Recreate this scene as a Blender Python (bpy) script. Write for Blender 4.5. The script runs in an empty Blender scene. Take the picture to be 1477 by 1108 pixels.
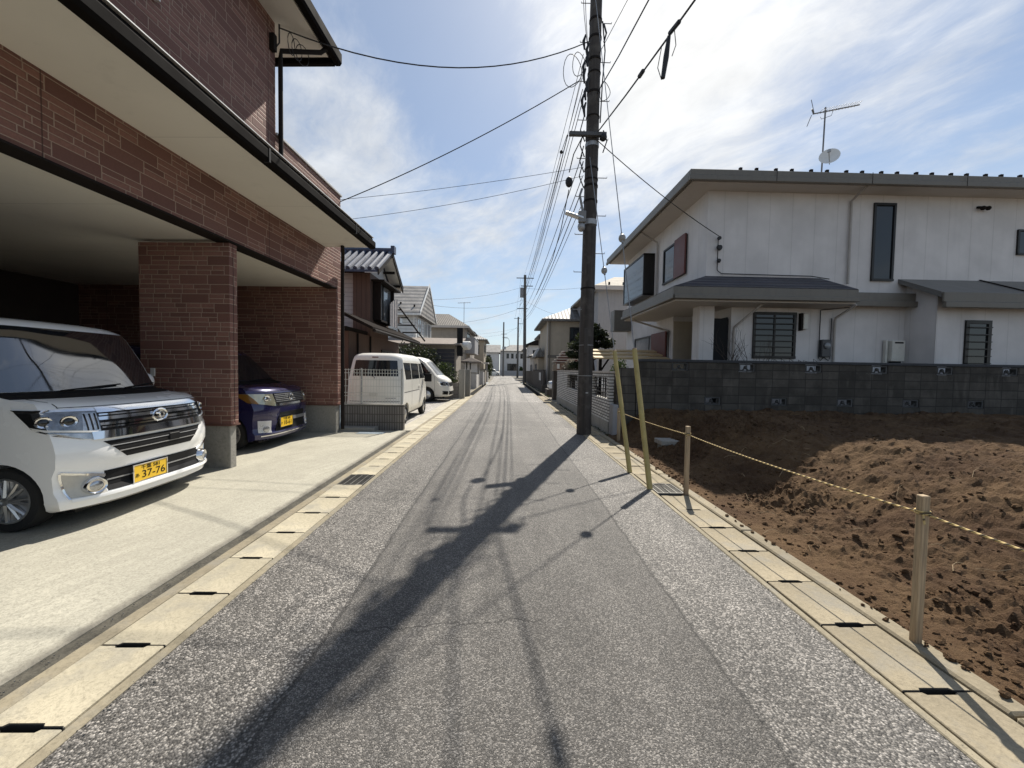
import bpy, math, random
import numpy as np
from mathutils import Vector, Matrix
random.seed(7); rng = np.random.default_rng(7)
S = bpy.context.scene
COL = S.collection
R = math.radians
sin, cos, pi = math.sin, math.cos, math.pi

# ------------------------------------------------------------------ node helpers
class NT:
    def __init__(s, tree): s.t = tree; s.n = tree.nodes; s.l = tree.links
    def put(s, sock, v):
        if isinstance(v, bpy.types.NodeSocket): s.l.new(v, sock)
        elif v is not None:
            if sock.type == 'RGBA' and len(v) == 3: v = (*v, 1)
            sock.default_value = v
    def add(s, typ, ins=None, **props):
        n = s.n.new(typ)
        for k, v in props.items(): setattr(n, k, v)
        for k, v in (ins or {}).items(): s.put(n.inputs[k], v)
        return n
    def m(s, op, a, b=None, c=None):
        n = s.n.new('ShaderNodeMath'); n.operation = op
        for i, v in enumerate((a, b, c)):
            if v is not None: s.put(n.inputs[i], v)
        return n.outputs[0]
    def mix(s, f, a, b, blend='MIX'):
        n = s.n.new('ShaderNodeMix'); n.data_type = 'RGBA'; n.blend_type = blend
        s.put(n.inputs[0], f); s.put(n.inputs[6], a); s.put(n.inputs[7], b)
        return n.outputs[2]
    def noise(s, vec, scale, detail=3, rough=.55, out=0):
        return s.add('ShaderNodeTexNoise', {'Vector': vec, 'Scale': scale, 'Detail': detail, 'Roughness': rough}).outputs[out]
    def vor(s, vec, scale, feature='F1', out='Distance'):
        return s.add('ShaderNodeTexVoronoi', {'Vector': vec, 'Scale': scale}, feature=feature).outputs[out]
    def rng(s, v, a, b, c=0., d=1., smooth=False):
        n = s.add('ShaderNodeMapRange', {0: v, 1: a, 2: b, 3: c, 4: d}, clamp=True)
        if smooth: n.interpolation_type = 'SMOOTHSTEP'
        return n.outputs[0]
    def comb(s, x, y, z=0.): return s.add('ShaderNodeCombineXYZ', {0: x, 1: y, 2: z}).outputs[0]
    def sep(s, v): return s.add('ShaderNodeSeparateXYZ', {0: v}).outputs
    def wn(s, x, y): return s.add('ShaderNodeTexWhiteNoise', {'Vector': s.comb(x, y)}, noise_dimensions='2D').outputs[0]
    def obj(s): return s.add('ShaderNodeTexCoord').outputs['Object']
    def bump(s, h, strength, dist=.01): return s.add('ShaderNodeBump', {'Strength': strength, 'Distance': dist, 'Height': h}).outputs[0]

def newmat(name):
    m = bpy.data.materials.new(name); m.use_nodes = True
    t = NT(m.node_tree); t.b = t.n['Principled BSDF']
    return m, t
def setb(t, **k):
    for key, v in k.items():
        t.put(t.b.inputs[{'col': 'Base Color', 'rough': 'Roughness', 'metal': 'Metallic', 'nor': 'Normal', 'spec': 'Specular IOR Level',
                          'coat': 'Coat Weight', 'trans': 'Transmission Weight', 'alpha': 'Alpha'}[key]], v)
def sc(c, f): return tuple(min(1, x * f) for x in c)

def M(name, col, rough=.6, metal=0., var=.15, vs=3., bump=0., bs=60., spec=.5, coat=0., streak=0.):
    m, t = newmat(name); o = t.obj()
    n1 = t.noise(o, vs, 5); n2 = t.noise(o, vs * 9, 3)
    f = t.m('ADD', t.m('MULTIPLY', n1, .65), t.m('MULTIPLY', n2, .35))
    f = t.rng(f, .3, .7)
    c = t.mix(f, sc(col, 1 - var), sc(col, 1 + var))
    if streak:                                             # vertical weather streaks
        x, y, z = t.sep(o)
        st = t.noise(t.comb(t.m('MULTIPLY', t.m('ADD', x, y), 9.), t.m('MULTIPLY', z, .5)), 1., 4)
        c = t.mix(t.m('MULTIPLY', t.rng(st, .5, .72), streak), c, sc(col, .55))
    setb(t, col=c, rough=t.rng(n1, .3, .7, max(.02, rough - .06), min(1, rough + .06)), metal=metal, spec=spec, coat=coat)
    if bump: setb(t, nor=t.bump(t.noise(o, bs, 4), bump))
    return m

# ------------------------------------------------------------------ surface materials
def mat_asphalt():
    m, t = newmat('asphalt'); o = t.obj(); x, y, z = t.sep(o)
    wob = t.m('MULTIPLY', t.m('SUBTRACT', t.noise(o, 5., 4), .5), .05)
    wob2 = t.m('MULTIPLY', t.m('SUBTRACT', t.noise(o, .35, 2), .5), .12)
    xx = t.m('ADD', t.m('ADD', x, wob), wob2)
    inner = t.m('MULTIPLY', t.m('GREATER_THAN', xx, -1.0), t.m('LESS_THAN', xx, 1.15))
    seam = t.m('MINIMUM', t.m('ABSOLUTE', t.m('ADD', xx, 1.0)), t.m('ABSOLUTE', t.m('SUBTRACT', xx, 1.15)))
    # stones
    vc = t.add('ShaderNodeTexVoronoi', {'Vector': o, 'Scale': 108.}); vf = t.add('ShaderNodeTexVoronoi', {'Vector': o, 'Scale': 185.})
    g1 = t.sep(vc.outputs['Color'])[0]; g2 = t.sep(vf.outputs['Color'])[0]
    coarse = t.m('ADD', t.m('MULTIPLY', t.m('POWER', g1, 2.4), .33), .075)
    fine = t.m('ADD', t.m('MULTIPLY', t.m('POWER', g2, 3.2), .22), .058)
    gap = t.m('MULTIPLY', t.rng(vc.outputs['Distance'], .35, .75), .6)
    coarse = t.m('MULTIPLY', coarse, t.m('SUBTRACT', 1., gap))
    big = t.noise(o, .9, 5); pat = t.rng(big, .35, .68, .87, 1.14)
    midn = t.rng(t.noise(o, 7., 5), .3, .7, .89, 1.1)
    v = t.add('ShaderNodeMix', {0: inner, 2: coarse, 3: fine}).outputs[0]
    v = t.m('MULTIPLY', t.m('MULTIPLY', v, pat), midn)
    # long tyre-worn bands, seams, a crack across, a later patch, lighter far road
    v = t.m('MULTIPLY', v, t.rng(seam, .004, .02, .5, 1.))
    band = t.noise(t.comb(t.m('MULTIPLY', x, 2.2), t.m('MULTIPLY', y, .12)), 1., 4)
    v = t.m('MULTIPLY', v, t.rng(band, .35, .65, .85, 1.15))
    cr = t.m('ABSOLUTE', t.m('SUBTRACT', y, t.m('ADD', 2.28, t.m('ADD', t.m('MULTIPLY', x, .1), t.m('MULTIPLY', t.m('SUBTRACT', t.noise(t.comb(t.m('MULTIPLY', x, 4.), 3.), 1., 6, .7), .5), .3)))))
    crm = t.m('MULTIPLY', t.m('MULTIPLY', t.m('GREATER_THAN', x, -1.0), t.m('LESS_THAN', x, .25)), t.rng(cr, .003, .009, 1., 0.))
    v = t.m('MULTIPLY', v, t.m('SUBTRACT', 1., t.m('MULTIPLY', crm, .6)))
    far = t.m('MULTIPLY', t.m('GREATER_THAN', t.m('ADD', y, t.m('MULTIPLY', x, .25)), 10.6), t.m('LESS_THAN', t.m('ADD', y, t.m('MULTIPLY', x, .1)), 11.5))
    v = t.m('MULTIPLY', v, t.m('SUBTRACT', 1., t.m('MULTIPLY', far, .14)))
    far_road = t.m('GREATER_THAN', y, 18.)  # far stretch set lighter than the near road
    v = t.m('MULTIPLY', v, t.m('ADD', 1., t.m('MULTIPLY', far_road, .45)))
    spotc = t.vor(o, 2.3); spot = t.rng(spotc, .02, .06, .75, 1.)
    v = t.m('MULTIPLY', v, spot)
    oil = t.m('MULTIPLY', t.rng(t.noise(t.comb(t.m('MULTIPLY', x, 1.6), t.m('MULTIPLY', y, .8)), 1.3, 6, .7), .6, .74), .22)
    v = t.m('MULTIPLY', v, t.m('SUBTRACT', 1., oil)); pale = t.rng(t.noise(t.comb(t.m('MULTIPLY', x, 3.), y), 2.2, 5, .7), .58, .75)
    v = t.m('MULTIPLY', v, t.m('ADD', 1., t.m('MULTIPLY', pale, .16)))
    tint = t.mix(t.noise(o, 30., 2), (1.08, .99, .88), (1.05, .99, .92))
    c = t.mix(1., t.comb(v, v, v), tint, 'MULTIPLY')
    h = t.add('ShaderNodeMix', {0: inner, 2: t.m('SUBTRACT', 1., vc.outputs['Distance']), 3: t.m('SUBTRACT', 1., vf.outputs['Distance'])}).outputs[0]
    setb(t, col=c, rough=.7, spec=.45, nor=t.bump(h, .6, .009))
    return m

def mat_concrete(name, col, speck=.5, grain=70., stain=.35, bump=.25):
    m, t = newmat(name); o = t.obj(); x, y, z = t.sep(o)
    a = t.rng(t.noise(o, 1.1, 6), .32, .68); b = t.rng(t.noise(o, 9., 5), .3, .7); g = t.noise(o, grain, 3, .7)
    c = t.mix(a, sc(col, 1 - stain), sc(col, 1.12)); c = t.mix(t.m('MULTIPLY', b, .35), c, sc(col, .78))
    c = t.mix(t.m('MULTIPLY', t.rng(g, .5, .66), speck), c, sc(col, .55)); g2 = t.noise(o, grain * .45, 4, .75)
    c = t.mix(t.m('MULTIPLY', t.rng(g2, .53, .66), .55), c, sc(col, .5)); c = t.mix(t.m('MULTIPLY', t.rng(g2, .5, .36), .3), c, sc(col, 1.25))
    pit = t.rng(t.vor(o, 48.), .08, .17, 1., 0.)
    pit = t.m('MULTIPLY', pit, t.rng(t.noise(o, 12., 2), .45, .55))
    c = t.mix(t.m('MULTIPLY', pit, .6), c, sc(col, .35))
    rnd = t.add('ShaderNodeObjectInfo').outputs['Random']
    c = t.mix(t.m('MULTIPLY', t.m('FRACT', t.m('MULTIPLY', rnd, 7.3)), .3), c, sc(col, .5)); c = t.mix(t.m('MULTIPLY', t.rng(t.noise(t.comb(x, y, t.m('MULTIPLY', rnd, 30.)), 3.2, 6, .65), .5, .68), .55), c, sc((.3, .29, .26), .75))
    setb(t, col=c, rough=.85, spec=.3, nor=t.bump(t.m('SUBTRACT', g, pit), bump, .006))
    return m

def mat_drive():
    m, t = newmat('driveway_concrete'); o = t.obj(); x, y, z = t.sep(o); col = (.47, .445, .365)
    rot = t.comb(t.m('MULTIPLY', t.m('ADD', y, t.m('MULTIPLY', x, .35)), 1.), t.m('MULTIPLY', t.m('SUBTRACT', x, t.m('MULTIPLY', y, .35)), 8.))
    st = t.rng(t.noise(rot, 1.6, 6, .6), .36, .66); a = t.rng(t.noise(o, .8, 6), .34, .66); g = t.noise(o, 85., 3, .7)
    c = t.mix(a, sc(col, .78), sc(col, 1.08)); c = t.mix(t.m('MULTIPLY', st, .55), c, sc(col, .7))
    c = t.mix(t.m('MULTIPLY', t.rng(t.noise(o, 4.5, 6, .65), .5, .72), .5), c, sc(col, .66))
    c = t.mix(t.m('MULTIPLY', t.rng(g, .45, .66), .7), c, sc(col, .52))
    edge = t.rng(t.m('ADD', x, t.m('MULTIPLY', t.noise(o, 9., 4), .08)), -2.38, -2.3)
    g3 = t.noise(o, 36., 4, .75); c = t.mix(t.m('MULTIPLY', t.rng(g3, .52, .66), .5), c, sc(col, .5)); c = t.mix(t.m('MULTIPLY', edge, .75), c, (.1, .09, .075))
    setb(t, col=c, rough=.85, spec=.3, nor=t.bump(t.m('ADD', g, t.m('MULTIPLY', st, .5)), .3, .006))
    return m

def mat_ashlar():
    m, t = newmat('ashlar_brick'); o = t.obj(); x, y, z = t.sep(o)
    u = t.m('ADD', t.m('ADD', x, y), 40.); v = t.m('ADD', z, 5.); H, W = .135, .41
    row = t.m('FLOOR', t.m('DIVIDE', v, H)); fv = t.m('SUBTRACT', v, t.m('MULTIPLY', row, H))
    uu = t.m('ADD', u, t.m('MULTIPLY', t.wn(row, 3.), W)); ce = t.m('FLOOR', t.m('DIVIDE', uu, W)); fu = t.m('SUBTRACT', uu, t.m('MULTIPLY', ce, W))
    split = t.m('GREATER_THAN', t.wn(ce, row), .4)
    du = t.m('MINIMUM', fu, t.m('SUBTRACT', W, fu)); dv = t.m('MINIMUM', fv, t.m('SUBTRACT', H, fv))
    sub = t.m('GREATER_THAN', fv, H / 2)
    j = t.m('MULTIPLY', t.m('ADD', .28, t.m('MULTIPLY', .45, t.wn(ce, t.m('ADD', row, t.m('MULTIPLY', sub, .37))))), W)
    dv2 = t.m('MINIMUM', dv, t.m('ABSOLUTE', t.m('SUBTRACT', fv, H / 2))); du2 = t.m('MINIMUM', du, t.m('ABSOLUTE', t.m('SUBTRACT', fu, j)))
    mx = lambda f, a, b: t.add('ShaderNodeMix', {0: f, 2: a, 3: b}).outputs[0]
    d = t.m('MINIMUM', mx(split, du, du2), mx(split, dv, dv2))
    right = t.m('GREATER_THAN', fu, j)
    cid = t.wn(t.m('ADD', ce, t.m('MULTIPLY', t.m('MULTIPLY', right, split), .41)), t.m('ADD', row, t.m('MULTIPLY', t.m('MULTIPLY', sub, split), .53)))
    c = t.mix(cid, (.155, .072, .056), (.28, .14, .108))
    n = t.noise(o, 40., 5, .65)
    c = t.mix(t.m('MULTIPLY', t.rng(n, .35, .75), .45), c, (.11, .052, .044))
    c = t.mix(t.rng(t.noise(o, .7, 3), .35, .7, 0., .25), c, (.21, .125, .105))
    mort = t.rng(t.m('ADD', d, t.m('MULTIPLY', t.m('SUBTRACT', n, .5), .004)), .0035, .0065, 1., 0.)
    c = t.mix(mort, c, (.37, .27, .21))
    pj = t.m('ABSOLUTE', t.m('SUBTRACT', t.m('MODULO', u, 3.03), 1.5))
    c = t.mix(t.rng(pj, .004, .008, .8, 0.), c, (.06, .03, .025))
    setb(t, col=c, rough=.75, spec=.35, nor=t.bump(t.m('ADD', t.rng(d, .0, .012), t.m('MULTIPLY', n, .5)), .6, .012))
    return m

def mat_blocks(name, col, H, W, off, jw, jcol, var=.2, damp=True, stagger=0., rough=.9):
    m, t = newmat(name); o = t.obj(); x, y, z = t.sep(o)
    u = t.m('ADD', t.m('ADD', x, y), 50. + off[0]); v = t.m('ADD', z, 4. + off[1])
    if name == 'block_pavers': u = t.m('ADD', x, 50.); v = t.m('ADD', y, 50.)
    row = t.m('FLOOR', t.m('DIVIDE', v, H)); fv = t.m('SUBTRACT', v, t.m('MULTIPLY', row, H))
    uu = t.m('ADD', u, t.m('MULTIPLY', t.m('MODULO', row, 2.), stagger * W)); ce = t.m('FLOOR', t.m('DIVIDE', uu, W)); fu = t.m('SUBTRACT', uu, t.m('MULTIPLY', ce, W))
    d = t.m('MINIMUM', t.m('MINIMUM', fu, t.m('SUBTRACT', W, fu)), t.m('MINIMUM', fv, t.m('SUBTRACT', H, fv)))
    c = t.mix(t.wn(ce, row), sc(col, 1 - var), sc(col, 1 + var))
    n = t.noise(o, 2.2, 6, .65); g = t.noise(o, 60., 3, .7)
    if damp:
        c = t.mix(t.rng(n, .42, .66, 0., .7), c, sc(col, .38))
        c = t.mix(t.rng(t.noise(t.comb(t.m('MULTIPLY', u, 6.), t.m('MULTIPLY', z, 1.2)), 1., 4), .55, .7, 0., .55), c, sc(col, 1.75))
    c = t.mix(t.m('MULTIPLY', t.rng(g, .45, .7), .3), c, sc(col, .6))
    c = t.mix(t.rng(d, jw, jw * 1.7, 1., 0.), c, jcol)
    setb(t, col=c, rough=rough, spec=.25, nor=t.bump(t.m('ADD', t.rng(d, 0., jw * 2.5), t.m('MULTIPLY', g, .3)), .5, .008))
    return m

def mat_siding(name, col, step, horiz=False, line=.4, jw=.006, streak=.25, rough=.7):
    m, t = newmat(name); o = t.obj(); x, y, z = t.sep(o)
    u = z if horiz else t.m('ADD', x, y)
    uu = t.m('ADD', u, 60.1); f = t.m('MODULO', uu, step); d = t.m('MINIMUM', f, t.m('SUBTRACT', step, f))
    n = t.noise(o, 1.3, 5); c = t.mix(t.rng(n, .35, .65), sc(col, .9), sc(col, 1.05))
    st = t.noise(t.comb(t.m('MULTIPLY', t.m('ADD', x, y), 7.), t.m('MULTIPLY', z, .45)), 1., 5)
    c = t.mix(t.m('MULTIPLY', t.rng(st, .5, .72), streak), c, sc(col, .6))
    near = t.m('MULTIPLY', t.rng(d, .0, .06, 1., 0.), t.rng(t.noise(t.comb(t.m('MULTIPLY', t.m('ADD', x, y), 3.), t.m('MULTIPLY', z, .8)), 1., 3), .45, .65))
    c = t.mix(t.m('MULTIPLY', near, streak), c, sc(col, .55))
    c = t.mix(t.rng(d, jw, jw * 1.8, line, 0.), c, sc(col, .35))
    setb(t, col=c, rough=rough, spec=.35, nor=t.bump(t.rng(d, 0., jw * 2.5), .4, .01))
    return m

def mat_soil(name, k=1.):
    m, t = newmat(name); o = t.obj()
    a = t.rng(t.noise(o, 1.3, 6, .6), .35, .65); b = t.rng(t.noise(o, 14., 6, .7), .3, .7); g = t.noise(o, 90., 4, .75)
    c = t.mix(a, sc((.066, .039, .022), k), sc((.14, .089, .047), k)); c = t.mix(t.m('MULTIPLY', b, .5), c, sc((.06, .03, .016), k))
    c = t.mix(t.m('MULTIPLY', t.rng(g, .55, .75), .5), c, sc((.3, .2, .115), k))
    setb(t, col=c, rough=.95, spec=.15, nor=t.bump(t.m('ADD', g, t.m('MULTIPLY', t.noise(o, 30., 4), 1.)), .8, .02))
    return m

def mat_roof(name, col, step, axis, rough=.5, var=.25, jw=.02):
    m, t = newmat(name); o = t.obj(); x, y, z = t.sep(o)
    u = {'x': x, 'y': y, 'z': z}[axis]
    f = t.m('MODULO', t.m('ADD', u, 50.), step); d = t.m('MINIMUM', f, t.m('SUBTRACT', step, f))
    ce = t.m('FLOOR', t.m('DIVIDE', t.m('ADD', u, 50.), step))
    n = t.noise(o, 1.8, 6, .65); c = t.mix(t.rng(n, .35, .65), sc(col, 1 - var), sc(col, 1 + var))
    c = t.mix(t.m('MULTIPLY', t.rng(t.noise(o, 12., 4), .4, .7), .4), c, sc(col, .6))
    c = t.mix(t.rng(d, jw * .4, jw, .6, 0.), c, sc(col, .4))
    setb(t, col=c, rough=rough, nor=t.bump(t.rng(d, 0., step / 2), .5, .04))
    return m

def mat_leaf(name, a, b):
    m, t = newmat(name); o = t.obj()
    c = t.mix(t.noise(o, 25., 3), a, b); c = t.mix(t.rng(t.noise(o, 2.5, 3), .35, .65), sc(a, .7), c)
    setb(t, col=c, rough=.6, spec=.3)
    tr = t.add('ShaderNodeBsdfTranslucent', {'Color': t.mix(.5, c, sc(b, 1.6))})
    ms = t.add('ShaderNodeMixShader', {0: .22}); t.l.new(t.b.outputs[0], ms.inputs[1]); t.l.new(tr.outputs[0], ms.inputs[2])
    t.l.new(ms.outputs[0], t.n['Material Output'].inputs[0])
    return m

def mat_stake():
    m, t = newmat('raw_timber'); o = t.obj(); x, y, z = t.sep(o); col = (.46, .34, .21)
    g = t.noise(t.comb(t.m('MULTIPLY', x, 90.), t.m('MULTIPLY', y, 90.), t.m('MULTIPLY', z, 4.)), 1., 5, .6)
    c = t.mix(t.rng(g, .35, .65), sc(col, .6), sc(col, 1.1)); c = t.mix(t.rng(t.vor(o, 7.), .0, .12, .7, 0.), c, sc(col, .3))
    c = t.mix(t.rng(z, 0., .25, .5, 0.), c, (.16, .1, .06))
    setb(t, col=c, rough=.8, nor=t.bump(g, .3, .004)); return m
def mat_rope():
    m, t = newmat('twisted_rope'); x, y, z = t.sep(t.obj())
    f = t.m('SINE', t.m('ADD', t.m('MULTIPLY', y, 130.), t.m('MULTIPLY', z, 160.)))
    setb(t, col=t.mix(t.m('GREATER_THAN', f, .5), (.58, .42, .17), (.1, .075, .035)), rough=.7, nor=t.bump(f, .5, .004)); return m
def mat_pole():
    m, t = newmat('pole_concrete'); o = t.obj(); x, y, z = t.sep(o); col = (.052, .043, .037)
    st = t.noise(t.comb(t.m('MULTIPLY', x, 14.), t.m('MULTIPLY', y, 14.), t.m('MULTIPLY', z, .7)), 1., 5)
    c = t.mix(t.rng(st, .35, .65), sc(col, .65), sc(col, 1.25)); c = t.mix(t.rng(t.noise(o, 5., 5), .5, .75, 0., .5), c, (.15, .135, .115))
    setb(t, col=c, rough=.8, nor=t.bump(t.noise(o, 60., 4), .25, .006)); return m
def mat_pavers():
    return mat_blocks('block_pavers', (.42, .4, .37), .2, .1, (0, 0), .006, (.13, .12, .11), .25, False)

ASPH = mat_asphalt(); DRIVE = mat_drive()
COVER = mat_concrete('cover_concrete', (.5, .445, .325), .55, 75., .3)
COVER2 = mat_concrete('aged_cover_concrete', (.36, .305, .21), .6, 75., .45)
KERB = mat_concrete('kerb_concrete', (.33, .285, .2), .5, 60., .4)
CONC = mat_concrete('plain_concrete', (.34, .325, .29), .3, 45., .2)
BRICK = mat_ashlar()
CMU = mat_blocks('grey_block', (.088, .078, .066), .2, .4, (.02, .19), .006, (.04, .036, .032), .25)
RIB = mat_blocks('ribbed_block', (.2, .185, .17), .2, .06, (0, 0), .007, (.09, .08, .07), .15, False)
WTILE = mat_blocks('white_tile_brick', (.62, .6, .56), .075, .24, (0, 0), .009, (.1, .09, .085), .15, False, .5)
SOIL = mat_soil('bare_soil'); CLOD = mat_soil('soil_clod', 1.05)
def mat_soffit():
    m, t = newmat('cream_soffit'); o = t.obj(); x, y, z = t.sep(o); col = (.72, .69, .62)
    f = t.m('MODULO', t.m('ADD', y, 50.3), 1.82); d = t.m('MINIMUM', f, t.m('SUBTRACT', 1.82, f))
    c = t.mix(t.rng(t.noise(o, .8, 5), .35, .65), sc(col, .93), col); c = t.mix(t.rng(t.noise(o, 3., 5, .65), .58, .72, 0., .22), c, sc(col, .6))
    c = t.mix(t.rng(d, .002, .005, .55, 0.), c, sc(col, .35)); setb(t, col=c, rough=.8, spec=.3, nor=t.bump(t.noise(o, 120., 3), .1)); return m
CREAM = mat_soffit()
GUTTERM = M('gutter_black_brown', (.0085, .007, .0065), .85, var=.2, spec=.06)
ANTM = M('antenna_grey', (.16, .16, .165), .6)
DKMETAL = M('dark_brown_metal', (.017, .0135, .012), .72, 0., .15, spec=.14)
BLACK = M('black_plastic', (.008, .008, .009), .6, var=.2, spec=.2)
RUBBER = M('tyre_rubber', (.014, .014, .014), .85, var=.25, bump=.2)
SID = mat_siding('white_siding', (.64, .612, .595), .63, False, .2, .006, .09)
FASC = M('taupe_fascia', (.15, .135, .112), .5, var=.1, streak=.25)
SOFW = M('white_soffit', (.5, .455, .41), .8, var=.06)
WHITEP = M('white_trim', (.72, .71, .68), .5, var=.05)
FRAME = M('dark_window_frame', (.016, .014, .013), .4, .3)
ALU = M('bare_aluminium', (.55, .55, .55), .35, .9, .08)
GALV = M('galvanised_steel', (.36, .36, .36), .5, .6, .2)
CHROME = M('chrome', (.75, .76, .78), .08, 1., .03)
GLASS = M('dark_glass', (.012, .015, .018), .04, 0, .1, spec=.6)
WSGLASS = M('windscreen_glass', (.01, .013, .017), .03, 0, .1, spec=1.)
WSGLASS.node_tree.nodes['Principled BSDF'].inputs['IOR'].default_value = 1.9
GLASSB = M('pale_curtained_glass', (.22, .23, .24), .08, 0, .3, spec=.6)
LENS = M('clear_lens', (.42, .43, .45), .16, .75, .35, 22.)
PAINTW = M('pearl_white_paint', (.86, .86, .85), .25, 0, .02, coat=.8)
PAINTW2 = M('van_white_paint', (.74, .72, .66), .35, 0, .04, coat=.4, streak=.1)
PAINTB = M('violet_blue_paint', (.016, .015, .07), .25, .3, .1, coat=.8)
PAINTK = M('dark_purple_paint', (.02, .014, .022), .25, .3, .1, coat=1.)
YELLOW = M('plate_yellow', (.8, .5, .03), .4, var=.05)
GUARD = M('guy_guard_yellow', (.42, .33, .12), .6, 0, .22, 5., streak=.5)
TIMBER = mat_stake(); ROPE = mat_rope(); POLE = mat_pole(); PAVER = mat_pavers()
CABLE = M('black_cable', (.016, .016, .018), .6, var=.1)
BROWNS = mat_siding('brown_siding', (.125, .08, .062), .16, False, .5, .008, .4)
GREYS = mat_siding('pale_grey_siding', (.5, .5, .5), .15, True, .45, .008)
WHITEH = mat_siding('white_lap_siding', (.72, .72, .7), .22, True, .6, .012)
TAUPE = M('taupe_stucco', (.3, .265, .225), .85, var=.12, streak=.3)
BEIGE = M('beige_stucco', (.42, .36, .28), .85, var=.1, streak=.2)
GREYW = M('grey_stucco', (.33, .32, .32), .85, var=.08, streak=.2)
OFFW = M('off_white_stucco', (.6, .58, .56), .85, var=.08, streak=.2)
BLUETILE = M('blue_glazed_tile', (.05, .065, .105), .5, 0, .25, spec=.5)
BLUESL = mat_roof('dark_blue_slate', (.028, .032, .05), .12, 'z', .45)
GREYSH = mat_roof('grey_shingle', (.25, .235, .22), .3, 'z', .8, .3, .007)
BROWNT = mat_roof('mottled_brown_tile', (.065, .052, .04), .22, 'x', .7, .5)
GREYT = mat_roof('grey_tile', (.16, .155, .148), .28, 'x', .6, .3)
TANSH = mat_roof('tan_shingle', (.3, .26, .2), .3, 'z', .8)
RUST = M('rusted_sheet', (.19, .155, .13), .8, 0, .45, 5.)
REDBR = M('red_brown_shutter', (.12, .035, .028), .5, var=.2)
PINE = mat_leaf('pine_needles', (.012, .022, .01), (.05, .06, .02)); LEAF = mat_leaf('green_leaf', (.02, .04, .012), (.075, .1, .03))
BARK = M('bark', (.06, .045, .035), .95, var=.4, bump=.6)
PLANK = M('yellowed_plank', (.5, .37, .2), .7, var=.2)
GARDOOR = M('dark_shutter_door', (.03, .028, .035), .5, var=.2)

# ------------------------------------------------------------------ mesh helpers
class MB:
    def __init__(s): s.v = []; s.f = []
    def add(s, vs, fs):
        n = len(s.v); s.v += [tuple(p) for p in vs]; s.f += [tuple(i + n for i in f) for f in fs]; return s
    def box(s, x0, x1, y0, y1, z0, z1):
        if x0 > x1: x0, x1 = x1, x0
        if y0 > y1: y0, y1 = y1, y0
        if z0 > z1: z0, z1 = z1, z0
        return s.add([(x0, y0, z0), (x1, y0, z0), (x1, y1, z0), (x0, y1, z0), (x0, y0, z1), (x1, y0, z1), (x1, y1, z1), (x0, y1, z1)],
                     [(0, 3, 2, 1), (4, 5, 6, 7), (0, 1, 5, 4), (1, 2, 6, 5), (2, 3, 7, 6), (3, 0, 4, 7)])
    def rings(s, rings, cap=True):
        n = len(rings[0]); vs = [p for r in rings for p in r]; fs = []
        for k in range(len(rings) - 1):
            for i in range(n):
                j = (i + 1) % n; fs.append((k * n + i, k * n + j, (k + 1) * n + j, (k + 1) * n + i))
        if cap: fs += [tuple(range(n - 1, -1, -1)), tuple((len(rings) - 1) * n + i for i in range(n))]
        return s.add(vs, fs)
    def tube(s, pts, r, n=8, cap=True):
        pts = [Vector(p) for p in pts]; rs = r if isinstance(r, (list, tuple)) else [r] * len(pts); out = []
        up = Vector((0, 0, 1)) if abs((pts[-1] - pts[0]).normalized().z) < .95 else Vector((1, 0, 0))
        for i, p in enumerate(pts):
            d = (pts[min(i + 1, len(pts) - 1)] - pts[max(i - 1, 0)]).normalized()
            a = d.cross(up)
            if a.length < 1e-4: a = d.cross(Vector((0, 1, 0)))
            a.normalize(); b = a.cross(d)
            out.append([tuple(p + (a * cos(2 * pi * k / n) + b * sin(2 * pi * k / n)) * rs[i]) for k in range(n)])
        return s.rings(out, cap)
    def disc(s, c, axis, prof, n=24):                      # lathe: prof = [(offset along axis, radius)]
        ax = Vector(axis).normalized(); a = ax.cross(Vector((0, 0, 1)))
        if a.length < .1: a = ax.cross(Vector((1, 0, 0)))
        a.normalize(); b = ax.cross(a); c = Vector(c)
        return s.rings([[tuple(c + ax * o + (a * cos(2 * pi * k / n) + b * sin(2 * pi * k / n)) * r) for k in range(n)] for o, r in prof], True)
    def prism(s, poly, axis, a0, a1):                      # polygon in the two other axes, extruded along axis
        def P(u, v, w): return {'x': (w, u, v), 'y': (u, w, v), 'z': (u, v, w)}[axis]
        return s.rings([[P(u, v, a0) for u, v in poly], [P(u, v, a1) for u, v in poly]])
    def ball(s, c, r, n=10, k=6, sz=(1, 1, 1)):
        return s.rings([[(c[0] + r * sz[0] * sin(pi * (i + .02) / (k + .04)) * cos(2 * pi * j / n), c[1] + r * sz[1] * sin(pi * (i + .02) / (k + .04)) * sin(2 * pi * j / n), c[2] + r * sz[2] * cos(pi * (i + .02) / (k + .04))) for j in range(n)] for i in range(k + 1)])
OFF = {}
def link(name, mb, mat, parent=None, loc=(0, 0, 0), bev=0., smooth=False, label=None):
    me = bpy.data.meshes.new(name); me.from_pydata([(x - loc[0], y - loc[1], z - loc[2]) for x, y, z in mb.v], [], mb.f)
    import bmesh
    b = bmesh.new(); b.from_mesh(me); bmesh.ops.recalc_face_normals(b, faces=b.faces); b.to_mesh(me); b.free()
    me.materials.append(mat)
    if smooth:
        me.shade_smooth()
    o = bpy.data.objects.new(name, me); COL.objects.link(o)
    if parent: o.parent = parent
    else: o.location = loc
    if smooth and bev == 0 and len(me.polygons) > 6:
        try: me.set_sharp_from_angle(angle=R(40))
        except Exception: pass
    if bev:
        md = o.modifiers.new('edge', 'BEVEL'); md.width = bev; md.segments = 1; md.limit_method = 'ANGLE'; md.angle_limit = R(40)
    if label: o['label'] = label
    return o
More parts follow.
